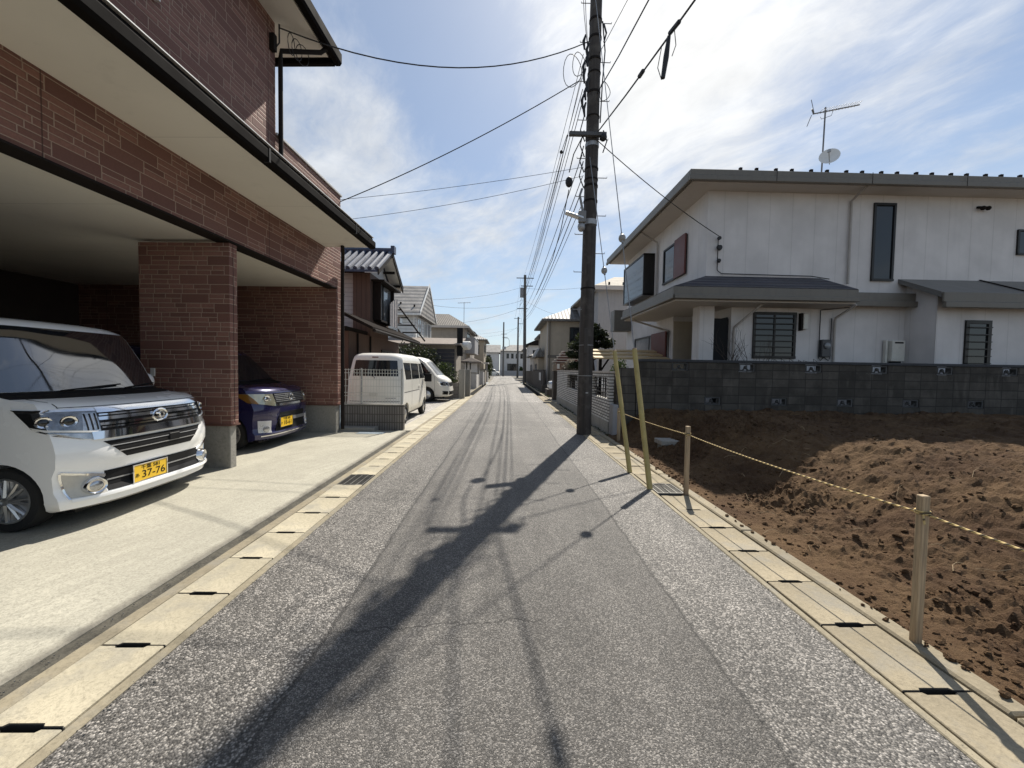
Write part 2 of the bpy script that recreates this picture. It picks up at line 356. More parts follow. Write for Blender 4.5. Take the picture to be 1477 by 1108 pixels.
def part(name, mb, mat, parent, bev=0., smooth=False, label=None):
    return link(name, mb, mat, parent, OFF.get(parent.name, (0, 0, 0)), bev, smooth, label) if not parent.name in SUBOFF else link(name, mb, mat, parent, SUBOFF[parent.name], bev, smooth, label)
SUBOFF = {}
def sub(name, mb, mat, parent, **k):
    """part that remembers the offset so its own children can be given in the same coordinates"""
    o = part(name, mb, mat, parent, **k); SUBOFF[o.name] = OFF.get(parent.name, SUBOFF.get(parent.name, (0, 0, 0))); return o
def tag(o, label, cat, group=None, kind=None):
    if label: o['label'] = label
    if cat: o['category'] = cat
    if group: o['group'] = group
    if kind: o['kind'] = kind
    return o
def thing(name, label, cat, loc=(0, 0, 0), rz=0., group=None, local=False):
    o = bpy.data.objects.new(name, None); COL.objects.link(o); o.empty_display_size = .2
    o.location = loc; o.rotation_euler = (0, 0, rz); OFF[o.name] = (0, 0, 0) if local else loc
    return tag(o, label, cat, group)
def solo(name, mb, mat, label, cat, loc=(0, 0, 0), group=None, bev=0., smooth=False):
    return tag(link(name, mb, mat, None, loc, bev, smooth), label, cat, group)
def struct(name, mb, mat, bev=0., smooth=False):
    o = link(name, mb, mat, None, (0, 0, 0), bev, smooth); o['kind'] = 'structure'; return o
def copy_tree(o, parent=None):
    c = o.copy(); COL.objects.link(c)
    if parent: c.parent = parent
    for ch in list(o.children): copy_tree(ch, c)
    return c
def catenary(a, b, sag, n=14):
    return [(a[0] + (b[0] - a[0]) * i / n, a[1] + (b[1] - a[1]) * i / n, a[2] + (b[2] - a[2]) * i / n - sag * 4 * (i / n) * (1 - i / n)) for i in range(n + 1)]

def win(root, axis, c, out, a0, a1, z0, z1, fr=.05, mull=1, glass=None, bars=0, frm=None):
    """framed window set on a wall plane; frame > pane (> grille bars)"""
    f = MB(); g = MB(); d = .045 * out
    def B(m, p0, p1, q0, q1, e0, e1):
        if axis == 'y': m.box(p0, p1, c + e0, c + e1, q0, q1)
        else: m.box(c + e0, c + e1, p0, p1, q0, q1)
    B(f, a0, a1, z1 - fr, z1, .002 * out, d); B(f, a0, a1, z0, z0 + fr, .002 * out, d * 1.4)
    B(f, a0, a0 + fr, z0 + fr, z1 - fr, .002 * out, d); B(f, a1 - fr, a1, z0 + fr, z1 - fr, .002 * out, d)
    for k in range(mull):
        mx = a0 + (a1 - a0) * (k + 1) / (mull + 1); B(f, mx - fr * .35, mx + fr * .35, z0 + fr, z1 - fr, .012 * out, d * .8)
    B(g, a0 + fr * .5, a1 - fr * .5, z0 + fr * .5, z1 - fr * .5, .004 * out, .016 * out)
    w = sub('window', f, frm or FRAME, root); part('pane', g, glass or GLASS, w)
    if bars:
        b = MB()
        for k in range(bars):
            zz = z0 + (z1 - z0) * (k + 1) / (bars + 1); B(b, a0 + .03, a1 - .03, zz - .012, zz + .012, .07 * out, .09 * out)
        part('security_bars', b, FRAME, w)
    return w

def roof_mesh(x0, x1, y0, y1, z, h, axis, in0=0., in1=0., th=.14):
    """solid roof: eave rectangle, ridge along axis, hip insets (0 = gable)"""
    m = MB()
    if axis == 'x': yc = (y0 + y1) / 2; ra = (x0 + in0, yc, z + h); rb = (x1 - in1, yc, z + h)
    else: xc = (x0 + x1) / 2; ra = (xc, y0 + in0, z + h); rb = (xc, y1 - in1, z + h)
    b = [(x0, y0, z - th), (x1, y0, z - th), (x1, y1, z - th), (x0, y1, z - th)]; t = [(x0, y0, z), (x1, y0, z), (x1, y1, z), (x0, y1, z)]
    fs = [(0, 3, 2, 1), (0, 1, 5, 4), (1, 2, 6, 5), (2, 3, 7, 6), (3, 0, 4, 7)]
    if axis == 'x': fs += [(4, 5, 9, 8), (6, 7, 8, 9), (7, 4, 8), (5, 6, 9)]
    else: fs += [(5, 6, 9, 8), (7, 4, 8, 9), (4, 5, 8), (6, 7, 9)]
    return m.add(b + t + [ra, rb], fs)

def grid_noise(X, Y, scale, seed):
    """smooth value noise on numpy arrays"""
    r = np.random.default_rng(seed); T = r.random((256, 256))
    x = X * scale + 1000.; y = Y * scale + 1000.
    xi = np.floor(x).astype(int); yi = np.floor(y).astype(int); fx = x - xi; fy = y - yi
    fx = fx * fx * (3 - 2 * fx); fy = fy * fy * (3 - 2 * fy)
    g = lambda a, b: T[a % 256, b % 256]
    return (g(xi, yi) * (1 - fx) + g(xi + 1, yi) * fx) * (1 - fy) + (g(xi, yi + 1) * (1 - fx) + g(xi + 1, yi + 1) * fx) * fy - .5

# ================================================================== SETTING
def sheet(name, rects, z, mat):
    m = MB()
    for x0, x1, y0, y1 in rects: m.add([(x0, y0, z), (x1, y0, z), (x1, y1, z), (x0, y1, z)], [(0, 1, 2, 3)])
    return struct(name, m, mat)
GROUND = mat_concrete('yard_ground', (.2, .18, .145), .5, 30., .4)
YE = 46.
sheet('ground', [(-600, -2.17, -300, YE), (-1.82, 1.95, -300, YE), (2.3, 600, -300, YE), (-600, 600, YE, 900)], -.03, GROUND)
# asphalt, subdivided lengthwise with a slight camber
m = MB(); xs = [-1.76, -1.0, 0, 1.1, 1.95]; ys = [-12, 0, 3, 6, 10, 15, 22, 34, 60, 88]
xo = lambda x, y: x + (.55 * ((y - 40) / 48) ** 2 * (1 if y > 40 else 0)) * -1.0
vs = [(xo(x, y), y, .015 * (1 - (x / 1.9) ** 2)) for y in ys for x in xs]
m.add(vs, [(j * 5 + i, j * 5 + i + 1, (j + 1) * 5 + i + 1, (j + 1) * 5 + i) for j in range(len(ys) - 1) for i in range(4)])
struct('road', m, ASPH, smooth=True)
sheet('crossing_street', [(-60, 60, 86, 92)], .02, ASPH)

# U-channels under the covers
def channel(x0, x1, name):
    m = MB(); m.box(x0 - .3, x1 + .3, -12, YE, -.36, -.32); m.box(x0 - .06, x0, -12, YE, -.319, -.034); m.box(x1, x1 + .055, -12, YE, -.319, -.034)
    return struct(name, m, mat_ch)
mat_ch = M('dirty_shaded_channel', (.02, .018, .015), .9)
channel(-2.17, -1.82, 'gutter_channel'); channel(1.95, 2.3, 'gutter_channel')
# kerb strips beside the covers
m = MB(); m.box(-1.817, -1.762, -12, YE, -.03, .012); m.box(-2.26, -2.173, -12, YE, -.03, .016); struct('kerb_strip', m, KERB, bev=.008)
m = MB(); m.box(1.9, 1.948, -12, YE, -.028, .008); struct('kerb_strip', m, KERB, bev=.006)
m = MB()
for a, b in [(-12, .35), (.36, 1.62), (1.63, 3.6), (3.61, 5.6), (5.61, 7.6), (7.61, 20), (20.01, YE)]: m.box(2.303, 2.425, a, b, -.03, .03)
struct('kerb_strip', m, COVER2, bev=.012)
# dirt joint + left yard strips
sheet('dirty_joint', [(-2.345, -2.26, -12, 9.3)], .008, M('joint_grime', (.07, .064, .05), .95, var=.75, vs=7, bump=.5))
m = MB(); m.box(-10.5, -2.345, -5, 9.25, -.1, .03); struct('driveway', m, DRIVE, bev=.012)
sheet('pavement', [(-9, -2.62, 9.55, 19.5)], .004, PAVER)
m = MB(); m.box(-2.62, -2.24, 9.35, 21, -.03, .02); struct('kerb_strip', m, mat_concrete('pale_kerb', (.5, .46, .37), .4, 60., .2), bev=.01)

# gutter covers, one slab each (half slot notched in either end)
def cover_mesh(w, L, slot_lo, slot_hi):
    h = .014; m = MB(); a = L / 2 - .003; c = -w / 2 + .004; d = w / 2 - .004
    poly = [(c, -a), (slot_lo, -a), (slot_lo + .012, -a + h), (slot_hi - .012, -a + h), (slot_hi, -a), (d, -a), (d, a), (slot_hi, a), (slot_hi - .012, a - h), (slot_lo + .012, a - h), (slot_lo, a), (c, a)]
    m.prism(poly, 'z', -.06, 0.); return m
STEP = .4843
def covers(x, w, y0, n, slo, shi, skip, mat, label, group):
    first = None
    for k in range(n):
        y = y0 + (k - .5) * STEP
        if any(a - .02 < y < b + .02 for a, b in skip): continue
        if first is None:
            first = o = solo('gutter_cover', cover_mesh(w, STEP, slo, shi), mat, label, 'gutter cover', (0, 0, 0), group, bev=.004)
            o.data.materials.append(mat_ch)
            for p in o.data.polygons:
                if abs(p.normal.z) < .5 and abs(p.center.x) < w * .48: p.material_index = 1  # slot and end faces near black: hole shade put in with the dirt
        else: o = copy_tree(first)
        o.location = (x + random.uniform(-.004, .004), y, .012 + random.uniform(-.003, .003)); o.rotation_euler = (random.uniform(-.006, .006), random.uniform(-.005, .005), random.uniform(-.006, .006))
covers(-1.995, .35, 1.59 - 6 * STEP, 50, -.085, .085, [(4.95, 5.5)], COVER, 'sandy concrete slab with notched ends over the roadside gutter by the driveways', 'gutter covers on the driveway side of the road')
covers(2.125, .35, 1.77 - 6 * STEP, 50, -.085, .085, [(4.72, 5.2)], COVER2, 'weathered tan concrete slab with notched ends over the gutter by the soil lot', 'gutter covers on the soil lot side of the road')
def grate(x0, x1, y0, y1, label):
    t = thing('drain_grate', label, 'drain grate', ((x0 + x1) / 2, (y0 + y1) / 2, 0), 0, None)
    f = MB(); f.box(x0, x1, y0, y0 + .02, -.04, .014); f.box(x0, x1, y1 - .02, y1, -.04, .014); f.box(x0, x0 + .015, y0 + .02, y1 - .02, -.04, .014); f.box(x1 - .015, x1, y0 + .02, y1 - .02, -.04, .014)
    b = MB(); n = 30
    for k in range(1, n): yy = y0 + .02 + (y1 - y0 - .04) * k / n; b.box(x0 + .015, x1 - .015, yy - .0018, yy + .0018, -.03, .009)
    for k in range(1, 4): xx = x0 + (x1 - x0) * k / 4; b.box(xx - .006, xx + .006, y0 + .02, y1 - .02, -.04, .012)
    gm = M('grate_steel', (.12, .115, .105), .55, .5, .3)
    part('frame', f, gm, t); part('grating', b, gm, t)
grate(-2.165, -1.825, 4.98, 5.46, 'steel bar drain grate in the gutter beside the concrete driveway')
grate(1.955, 2.295, 4.76, 5.18, 'steel bar drain grate in the gutter near the yellow guy guards')

# ---------------- bare soil lot
def sstep(a, b, x): t = np.clip((x - a) / (b - a), 0, 1); return t * t * (3 - 2 * t)
def soil_h(X, Y):
    X = np.asarray(X, float); Y = np.asarray(Y, float)
    t = np.clip((Y - 4) / 5, 0, 1); lo = 2.9 - .35 * t; hi = 5.4 - 1.9 * t
    h = (.6 + .04 * t) * sstep(lo, hi, X) * (1 - .55 * sstep(3.6, 1.0, Y)) - .02
    amp = sstep(2.42, 3.0, X) * .8 + .2
    h = h + amp * (.12 * grid_noise(X, Y, .75, 1) + .08 * grid_noise(X, Y, 1.9, 2) + .065 * grid_noise(X, Y, 4.6, 3) + .06 * grid_noise(X, Y, 11., 4))
    lump = np.maximum(grid_noise(X, Y, 19., 5), 0) * .08 + grid_noise(X, Y, 31., 6) * .05
    return .012 + np.maximum(h + .02, 0.) * .9 + .1 * np.maximum(h, -.05) + amp * lump * (.5 + .9 * sstep(.0, .2, grid_noise(X, Y, .9, 8)))
def soil():
    def axis(a, b, f):
        out = [a]
        while out[-1] < b: out.append(out[-1] + f(out[-1]))
        return np.array(out)
    xs = axis(2.42, 17., lambda x: .018 + max(0, x - 3) * .012); ys = axis(-3., 9.12, lambda y: .02 + abs(y - 3.0) * .006)
    X, Y = np.meshgrid(xs, ys); Z = soil_h(X, Y)
    nx, ny = len(xs), len(ys); m = MB()
    m.v = list(map(tuple, np.stack([X.ravel(), Y.ravel(), Z.ravel()], 1).tolist()))
    m.f = [(j * nx + i, j * nx + i + 1, (j + 1) * nx + i + 1, (j + 1) * nx + i) for j in range(ny - 1) for i in range(nx - 1)]
    struct('soil_terrain', m, SOIL, smooth=False)
    # loose clods lying on it
    m = MB(); base = [(cos(a) * c, sin(a) * c, s) for c, s, k in ((.6, -.55, 6), (1., 0., 7), (.62, .62, 6)) for a in [2 * pi * i / k for i in range(k)]]
    n = 0
    while n < 5200:
        y = rng.uniform(-.4, 8.6); x = 2.36 + abs(rng.normal(0, 1.)) * 2.4
        if x > 11 or (rng.random() > .35 and grid_noise(np.array(x), np.array(y), .9, 8) < -.02): continue
        r = .006 + .022 * rng.random() ** 2.6 + (.02 * rng.random() if rng.random() < .03 else 0)
        z = float(soil_h(x, y)) if x > 2.43 else .034; q = Matrix.Rotation(rng.uniform(0, 6), 3, 'Z') @ Matrix.Rotation(rng.uniform(-.6, .6), 3, 'X'); s = rng.uniform(.7, 1.35, 3)
        rr = [[tuple(Vector((x, y, z + r * .25)) + q @ Vector((b[0] * s[0], b[1] * s[1], b[2] * s[2] * .8)) * r * rng.uniform(.75, 1.2)) for b in g] for g in (base[:6], base[6:12], base[13:19])]
        m.rings(rr); n += 1
    o = struct('soil_clods', m, CLOD); o['kind'] = 'stuff'; o['label'] = 'loose clods of brown soil strewn over the bare lot'
    m = MB()
    for k in range(70):
        x = rng.uniform(2.55, 5.5); y = rng.uniform(.3, 6.); a = rng.uniform(0, 6.3); L = rng.uniform(.05, .22)
        p = [(x + cos(a + .5 * s) * L * s, y + sin(a + .5 * s) * L * s) for s in (0, .3, .6, 1)]
        m.tube([(q[0], q[1], float(soil_h(q[0], q[1])) + .012 + .02 * math.sin(i)) for i, q in enumerate(p)], .0018, 4)
    o = struct('dry_straw', m, M('straw', (.42, .31, .18), .8, var=.3)); o['kind'] = 'stuff'; o['label'] = 'dry straw and root fibres scattered on the brown soil'
soil()

# ================================================================== LEFT BRICK HOUSE (its own axes: x out to the road, y along it)
HB = thing('brick_house', 'big brown brick house with a two-bay open garage and a deep dark-edged canopy', 'house', (-3.97, 5.65, 0), R(-2.5), None, True)
def left_house():
    h = HB
    m = MB(); m.box(-.2, 0, -5, 3.2, 3.325, 4.07); m.box(-6, -.201, -5, 3.2, 3.62, 4.05); part('fascia_wall', m, BRICK, h)
    m = MB(); m.box(-.215, .018, -5, 3.2, 3.303, 3.324); part('lintel_trim', m, DKMETAL, h)
    # upper storey: wall with a real opening edge for its window
    m = MB(); m.box(-6, 0, -5, 1.07, 4.072, 7.25); part('upper_wall', m, BRICK, h)
    m = MB(); m.box(-6.2, 0, 3.2, 3.4, .68, 4.07); part('side_wall', m, BRICK, h)
    m = MB(); m.box(-6.2, -.022, 3.215, 3.385, -.05, .655); pl = part('plinth', m, CONC, h, bev=.01)
    m = MB(); m.box(-6.2, .018, 3.185, 3.415, .655, .68); part('plinth_trim', m, M('brick_sill', (.13, .06, .045), .7), h)
    m = MB(); m.box(-1.33, 0, 0, .15, .68, 3.289); pr = sub('pillar', m, BRICK, h)
    m = MB(); m.box(-1.31, -.022, .014, .136, -.05, .655); part('plinth', m, CONC, pr, bev=.01)
    m = MB(); m.box(-1.345, .018, -.014, .164, .655, .68); part('plinth_trim', m, bpy.data.materials['brick_sill'], pr)
    m = MB(); m.box(-1.18, -1.11, -.012, -.001, 1.36, 1.48); part('power_outlet', m, WHITEP, pr, bev=.004)
    m = MB(); m.box(-.001, .0015, .07, .078, .7, 3.28); part('corner_joint', m, DKMETAL, pr)
    m = MB(); m.box(-6.2, -6, -5, 3.2, -.05, 4.0); m.box(-6.2, 0, -5.2, -5, -.05, 4.07); part('garage_wall', m, M('garage_unlit_wall', (.045, .034, .03), .9, var=.3), h)  # gloom of the unlit interior put into the wall colour
    m = MB(); m.box(-6, -.216, -5, 3.2, 3.34, 3.4); part('garage_ceiling', m, CREAM, h)
    m = MB(); m.box(-2.25, -2.15, 1.0, 2.3, 3.25, 3.338); lm = sub('ceiling_lamp', m, WHITEP, h, bev=.01)
    m = MB(); m.tube([(-2.2, 1.06, 3.232), (-2.2, 2.24, 3.232)], .016, 8); part('tube', m, WHITEP, lm, smooth=True)
    # canopy
    m = MB(); m.box(.0, .93, -5, 2.72, 4.08, 4.1); part('canopy_soffit', m, CREAM, h)
    m = MB(); m.box(.0, .93, -5, 2.72, 4.101, 4.2); m.prism([(0.0, 4.2), (.98, 4.2), (.98, 4.29), (0.0, 4.4)], 'y', -5, 2.74); part('canopy_roof', m, GUTTERM, h)
    m = MB(); m.prism([(.932, 4.06), (1.03, 4.06), (1.055, 4.1), (1.055, 4.2), (1.04, 4.215), (.985, 4.2), (.932, 4.2)], 'y', -5, 2.78); m.box(.932, 1.0, -5, 2.76, 4.216, 4.28); gt = sub('canopy_gutter', m, GUTTERM, h, bev=.006)
    for y in (-3.2, -.7, 1.8): part('bracket', MB().box(.985, 1.06, y, y + .03, 4.055, 4.225), BLACK, gt)
    m = MB(); m.box(.5, 1.01, -5, 2.75, 4.42, 4.432); part('flashing', MB().box(.96, 1.02, -5, 2.765, 4.292, 4.303), WHITEP, h)
    # balcony beyond the upper block
    m = MB(); m.box(-.15, 0, 1.071, 3.4, 4.072, 5.43); m.box(-6.2, -.151, 3.25, 3.4, 4.072, 5.43); pp = sub('parapet', m, BRICK, h)
    m = MB(); m.box(-.18, .03, 1.075, 3.43, 5.431, 5.48); m.box(-6.2, -.181, 3.22, 3.43, 5.431, 5.48); part('coping', m, M('coping_metal', (.5, .48, .45), .45, .3), pp, bev=.008)
    m = MB(); m.prism([(0.002, 4.98), (.16, 4.98), (.16, 5.05), (.05, 5.16), (0.002, 5.16)], 'y', 2.62, 2.86); part('vent_hood', m, DKMETAL, pp)
    m = MB(); m.box(-6, -.16, 1.08, 3.24, 4.1, 4.3); part('balcony_floor', m, CONC, h)
    # main roof
    m = MB(); m.box(-6.55, .55, -5.55, 1.77, 7.252, 7.28); part('eave_soffit', m, CREAM, h)
    m = roof_mesh(-6.62, .6, -5.6, 1.84, 7.44, 1.5, 'y', 2.6, 2.6, .155); part('roof', m, DKMETAL, h)
    m = MB()
    m.prism([(.604, 7.22), (.69, 7.22), (.72, 7.27), (.72, 7.44), (.604, 7.44)], 'y', -5.7, 1.95); m.prism([(1.845, 7.2), (1.93, 7.2), (1.95, 7.24), (1.95, 7.37), (1.845, 7.37)], 'x', -6.7, .6)
    part('eave_gutter', m, GUTTERM, h, bev=.006)
    # downpipes
    m = MB(); m.tube([(.62, 1.6, 7.28), (.55, 1.5, 7.12), (.07, 1.13, 6.85), (.06, 1.12, 6.7), (.06, 1.12, 4.45)], .037, 10); part('downpipe', m, DKMETAL, h, smooth=True)
    m = MB(); m.tube([(.42, 2.6, 4.07), (.4, 2.66, 4.0), (.1, 3.3, 3.78), (.07, 3.35, 3.66), (.07, 3.35, .1)], .037, 10)
    for z in (3.2, 2.0, .9): m.disc((.07, 3.35, z), (0, 0, 1), [(-.012, .045), (.012, .045)], 10)
    part('downpipe', m, DKMETAL, h, smooth=True)
    m = MB(); m.box(-.3, -.02, 3.402, 3.44, .1, 4.06); part('corner_trim', m, M('pale_blue_trim', (.3, .35, .4), .5), h)
    m = MB(); m.tube([(-.05, 3.53, 4.0), (-.05, 3.53, .1)], .035, 10); part('downpipe', m, BLACK, h, smooth=True)
    win(h, 'x', .0, 1, -1.85, -1.06, 5.63, 6.75, .06, 0, None, 0, WHITEP)
    # wire loops under the eave
    m = MB()
    for k in range(3):
        c = (.2 + .05 * k, 1.2 + .08 * k, 7.02 - .03 * k); m.tube([(c[0] + .03 * sin(a) * k, c[1] + .1 * sin(a), c[2] + .17 * cos(a)) for a in [2 * pi * i / 14 for i in range(15)]], .007, 5)
    m.tube([(.1, 1.03, 7.2), (.1, 1.03, 6.9), (.05, 1.0, 6.8)], .012, 6); part('cable_loop', m, CABLE, h, smooth=True)
    m = MB(); m.box(0.0, .08, .92, 1.0, 6.72, 6.98); part('junction_box', m, DKMETAL, h)
left_house()
m = MB(); m.box(-4.25, -3.05, 9.05, 9.36, -.03, .12); solo('concrete_step', m, CONC, 'low pale concrete step at the foot of the dark downpipe', 'step', (-3.7, 9.2, 0), None, .012)
m = MB(); m.box(-3.35, -2.75, 8.72, 9.0, .031, .038); solo('meter_cover', m, M('pale_blue_steel', (.36, .42, .46), .5, .3), 'pale blue-grey steel cover plate set flush in the driveway', 'cover plate', (-3.05, 8.86, .03))

# ================================================================== WHITE TWO-STOREY HOUSE ON THE RIGHT
RW = thing('white_house', 'white sided two-storey house with taupe eaves behind the grey block wall', 'house', (11, 14, .5))
def right_house():
    h = RW; y0 = 10.6; yb = 17.4; xw = 5.5; xr = 18.
    m = MB(); m.box(xw, xr, y0, yb, 3.75, 6.5); part('upper_wall', m, SID, h)
    m = MB(); m.box(6.25, xr, y0 + .002, yb - .01, .3, 3.749); m.box(xw, 6.249, 12.6, yb - .01, .3, 3.749); part('lower_wall', m, SID, h)
    m = MB(); m.box(5.32, 5.72, y0 - .1, y0 + .3, .3, 3.38); part('porch_column', m, SID, h)
    m = MB(); m.box(xw + .02, 6.2, 12.56, 12.598, .4, 3.2); part('porch_panel', m, BEIGE, h)
    m = MB(); m.box(6.2, 6.245, 10.75, 12.5, .4, 3.1); part('front_door', m, FRAME, h)
    m = MB(); m.box(5.78, 6.2, 10.64, 10.7, .5, 3.05); part('side_door', m, BLACK, h)
    # main roof, soffit, fascia gutter
    X0, X1, Y0, Y1 = 4.72, 18.8, 10.0, 18.1
    m = MB(); m.box(X0 + .1, X1, Y0 + .1, Y1 - .1, 6.501, 6.53); part('eave_soffit', m, SOFW, h)
    m = roof_mesh(X0 + .02, X1, Y0 + .02, Y1, 6.74, 1.15, 'x', 4., 4., .2); rf = sub('roof', m, FASC, h)
    m = MB(); m.box(X0 - .06, X1, Y0 - .07, Y0 + .018, 6.47, 6.6); m.box(X0 - .06, X0 + .018, Y0 + .0185, Y1, 6.47, 6.6)
    m.box(X0 - .03, X1, Y0 - .035, Y0 + .017, 6.602, 6.76); m.box(X0 - .03, X0 + .017, Y0 + .0185, Y1, 6.602, 6.76)
    part('eave_gutter', m, FASC, h, bev=.012)
    for k in range(14):
        for d in (0, .42): part('snow_guard', MB().box(6.0 + k * .93 + d, 6.07 + k * .93 + d, 10.04, 10.1, 6.765, 6.86), DKMETAL, rf)
    for x in (6.9, 9.4, 11.9, 14.4): part('gutter_joint', MB().box(x, x + .012, Y0 - .075, Y0 - .069, 6.47, 6.76), DKMETAL, h)
    # porch roof wrapping round the corner, then a plain band
    px0, px1, py0, py1 = 4.25, 9.0, 9.72, 14.0
    m = MB(); m.box(px0 + .08, px1, py0 + .08, y0 - .005, 3.36, 3.4); m.box(px0 + .08, xw - .005, y0, py1, 3.36, 3.4); m.box(xw, 6.25, y0, 12.55, 3.36, 3.4); part('porch_soffit', m, SOFW, h)
    m = MB(); zt = 3.72
    m.add([(px0, py0, zt), (px1, py0, zt), (8.7, y0 - .003, 4.2), (xw - .003, y0 - .003, 4.2), (px0, py1, zt), (xw - .003, py1, 4.2), (px1, y0 - .003, zt)], [(0, 1, 2, 3), (0, 3, 5, 4), (1, 6, 2)]); part('porch_roof', m, BLUESL, h)
    m = MB(); m.box(px0, px1, py0, py0 + .06, 3.4, zt - .005); m.box(px0, px0 + .06, py0 + .0605, py1, 3.4, zt - .005)
    m.box(px0 - .05, px1, py0 - .06, py0 - .002, 3.4, 3.5); m.box(px0 - .06, px0 - .002, py0 - .06, py1, 3.4, 3.5); part('porch_fascia', m, FASC, h, bev=.01)
    m = MB(); m.box(px1 + .001, 11.14, y0 - .28, y0 - .003, 3.46, 3.78); m.box(px1 + .001, 11.14, y0 - .34, y0 - .281, 3.4, 3.55); part('band', m, FASC, h, bev=.01)
    m = MB(); m.disc((5.85, 11.3, 3.36), (0, 0, -1), [(0, .16), (.05, .16), (.08, .1)], 16); part('ceiling_lamp', m, WHITEP, h, smooth=True)
    # windows
    w = win(h, 'y', y0, -1, 10.1, 10.72, 4.15, 6.28, .06, 0)
    w = win(h, 'y', y0, -1, 6.86, 8.06, 1.96, 3.24, .07, 1, None, 7)
    win(h, 'y', y0, -1, 14.2, 15.0, 4.95, 5.65, .05, 1)
    win(h, 'x', xw, -1, 11.75, 13.45, 4.55, 5.75, .06, 1, GLASS)
    m = MB(); m.box(xw - .1, xw - .05, 11.72, 12.45, 4.55, 5.76); part('shutter', m, REDBR, h)
    b = MB(); b.box(xw - .42, xw - .002, 14.3, 14.36, 4.4, 5.9); b.box(xw - .42, xw - .002, 16.64, 16.7, 4.4, 5.9); b.box(xw - .42, xw - .002, 14.3, 16.7, 5.86, 5.92); b.box(xw - .42, xw - .002, 14.3, 16.7, 4.38, 4.44); w = sub('bay_window', b, FRAME, h)
    part('pane', MB().box(xw - .4, xw - .38, 14.361, 16.639, 4.441, 5.859), GLASS, w)
    win(h, 'x', xw, -1, 13.0, 16.2, .9, 2.9, .06, 1, GLASSB)
    m = MB(); m.box(xw - .1, xw - .05, 12.95, 14.2, .9, 2.92); part('shutter', m, REDBR, h)
    m = MB(); m.box(4.75, xw, 16.8, 17.35, 3.3, 4.2); part('balcony', m, FASC, h)
    # pipes
    dp = M('downpipe_grey', (.36, .33, .3), .5)
    for pts in ([(9.43, y0 - .5, 6.5), (9.43, y0 - .06, 6.3), (9.43, y0 - .06, 4.05)], [(9.3, y0 - .5, 3.4), (9.12, y0 - .08, 3.1), (9.12, y0 - .06, 3.0), (9.12, y0 - .06, .4)], [(6.75, y0 - .55, 3.38), (6.3, y0 - .08, 2.8), (6.3, y0 - .06, 2.7), (6.3, y0 - .06, .4)],
                [(4.8, 13.85, 6.5), (5.42, 13.95, 6.2), (5.44, 13.95, 6.1), (5.44, 13.95, 3.9)], [(4.4, 13.6, 3.38), (5.42, 13.2, 3.0), (5.44, 12.75, 2.9), (5.44, 12.75, .4)]):
        m = MB(); m.tube(pts, .032, 10); part('downpipe', m, dp, h, smooth=True)
    # lantern, meter, heater, camera
    m = MB(); m.box(8.2, 8.33, y0 - .12, y0 - .003, 2.78, 3.2); part('wall_lantern', m, M('lantern_glass', (.62, .6, .55), .3), h, bev=.01)
    m = MB(); m.box(8.14, 8.198, y0 - .1, y0 - .003, 2.74, 3.22); part('lantern_bracket', m, DKMETAL, h)
    m = MB(); m.box(8.74, 9.0, y0 - .13, y0 - .003, 2.02, 2.5); e = sub('electric_meter', m, M('meter_grey', (.05, .05, .055), .4), h, bev=.015)
    m = MB(); m.disc((8.87, y0 - .131, 2.33), (0, -1, 0), [(0, .085), (.03, .085), (.05, .06)], 16); part('dial', m, GLASSB, e, smooth=True)
    m = MB()
    for x, zt2 in ((8.72, 3.32), (9.04, 3.1)): m.tube([(x, y0 - .04, zt2), (x, y0 - .04, 2.0), (x + (.05 if x < 8.8 else -.04), y0 - .04, 1.92), (8.86, y0 - .05, 2.02)], .012, 6)
    m.tube([(8.72, y0 - .04, 3.32), (9.3, y0 - .3, 3.36)], .012, 6); part('meter_cable', m, CABLE, e, smooth=True)
    m = MB(); m.box(10.62, 10.98, y0 - .22, y0 - .02, 1.93, 2.5); m.box(10.54, 10.6, y0 - .12, y0 - .02, 1.8, 2.52); g = sub('water_heater', m, M('heater_cream', (.6, .58, .52), .4), h, bev=.012)
    m = MB(); m.box(10.68, 10.92, y0 - .224, y0 - .221, 2.42, 2.46); m.box(10.7, 10.9, y0 - .2, y0 - .05, 1.87, 1.928); part('vent', m, BLACK, g)
    m = MB(); m.tube([(10.72, y0 - .1, 1.9), (10.72, y0 - .1, .6)], .02, 6); m.tube([(10.86, y0 - .1, 1.9), (10.86, y0 - .1, .6)], .02, 6); part('pipe', m, ALU, g)
    m = MB(); m.box(13.0, 13.25, y0 - .05, y0 - .002, 6.2, 6.25); m.ball((13.05, y0 - .12, 6.17), .06); m.ball((13.2, y0 - .12, 6.17), .06); part('security_light', m, DKMETAL, h)
    m = MB(); m.tube([(5.78, y0 - .05, 5.22), (5.78, y0 - .05, 4.35), (5.9, y0 - .05, 4.26), (8.4, y0 - .05, 4.24), (8.75, y0 - .25, 4.12)], .012, 6)
    m.disc((5.78, y0 - .08, 5.2), (0, -1, 0), [(0, .05), (.05, .05)], 10); m.disc((5.8, y0 - .08, 4.95), (0, -1, 0), [(0, .08), (.06, .06)], 10); m.disc((5.8, y0 - .08, 4.6), (0, -1, 0), [(0, .06), (.05, .04)], 10); part('service_entry', m, CABLE, h)
    # lower wing to the right, standing forward
    wx = 11.15; wy = 9.8
    m = MB(); m.prism([(wy, .3), (y0 - .004, .3), (y0 - .004, 4.08), (wy, 3.62)], 'x', wx, 18.); part('wing_wall', m, SID, h)
    m = MB(); m.prism([(9.5, 3.52), (y0 - .004, 4.1), (y0 - .004, 4.22), (9.5, 3.66)], 'x', 10.9, 18.5); wr = sub('wing_roof', m, M('grey_brown_sheet', (.16, .155, .145), .45, .2), h)
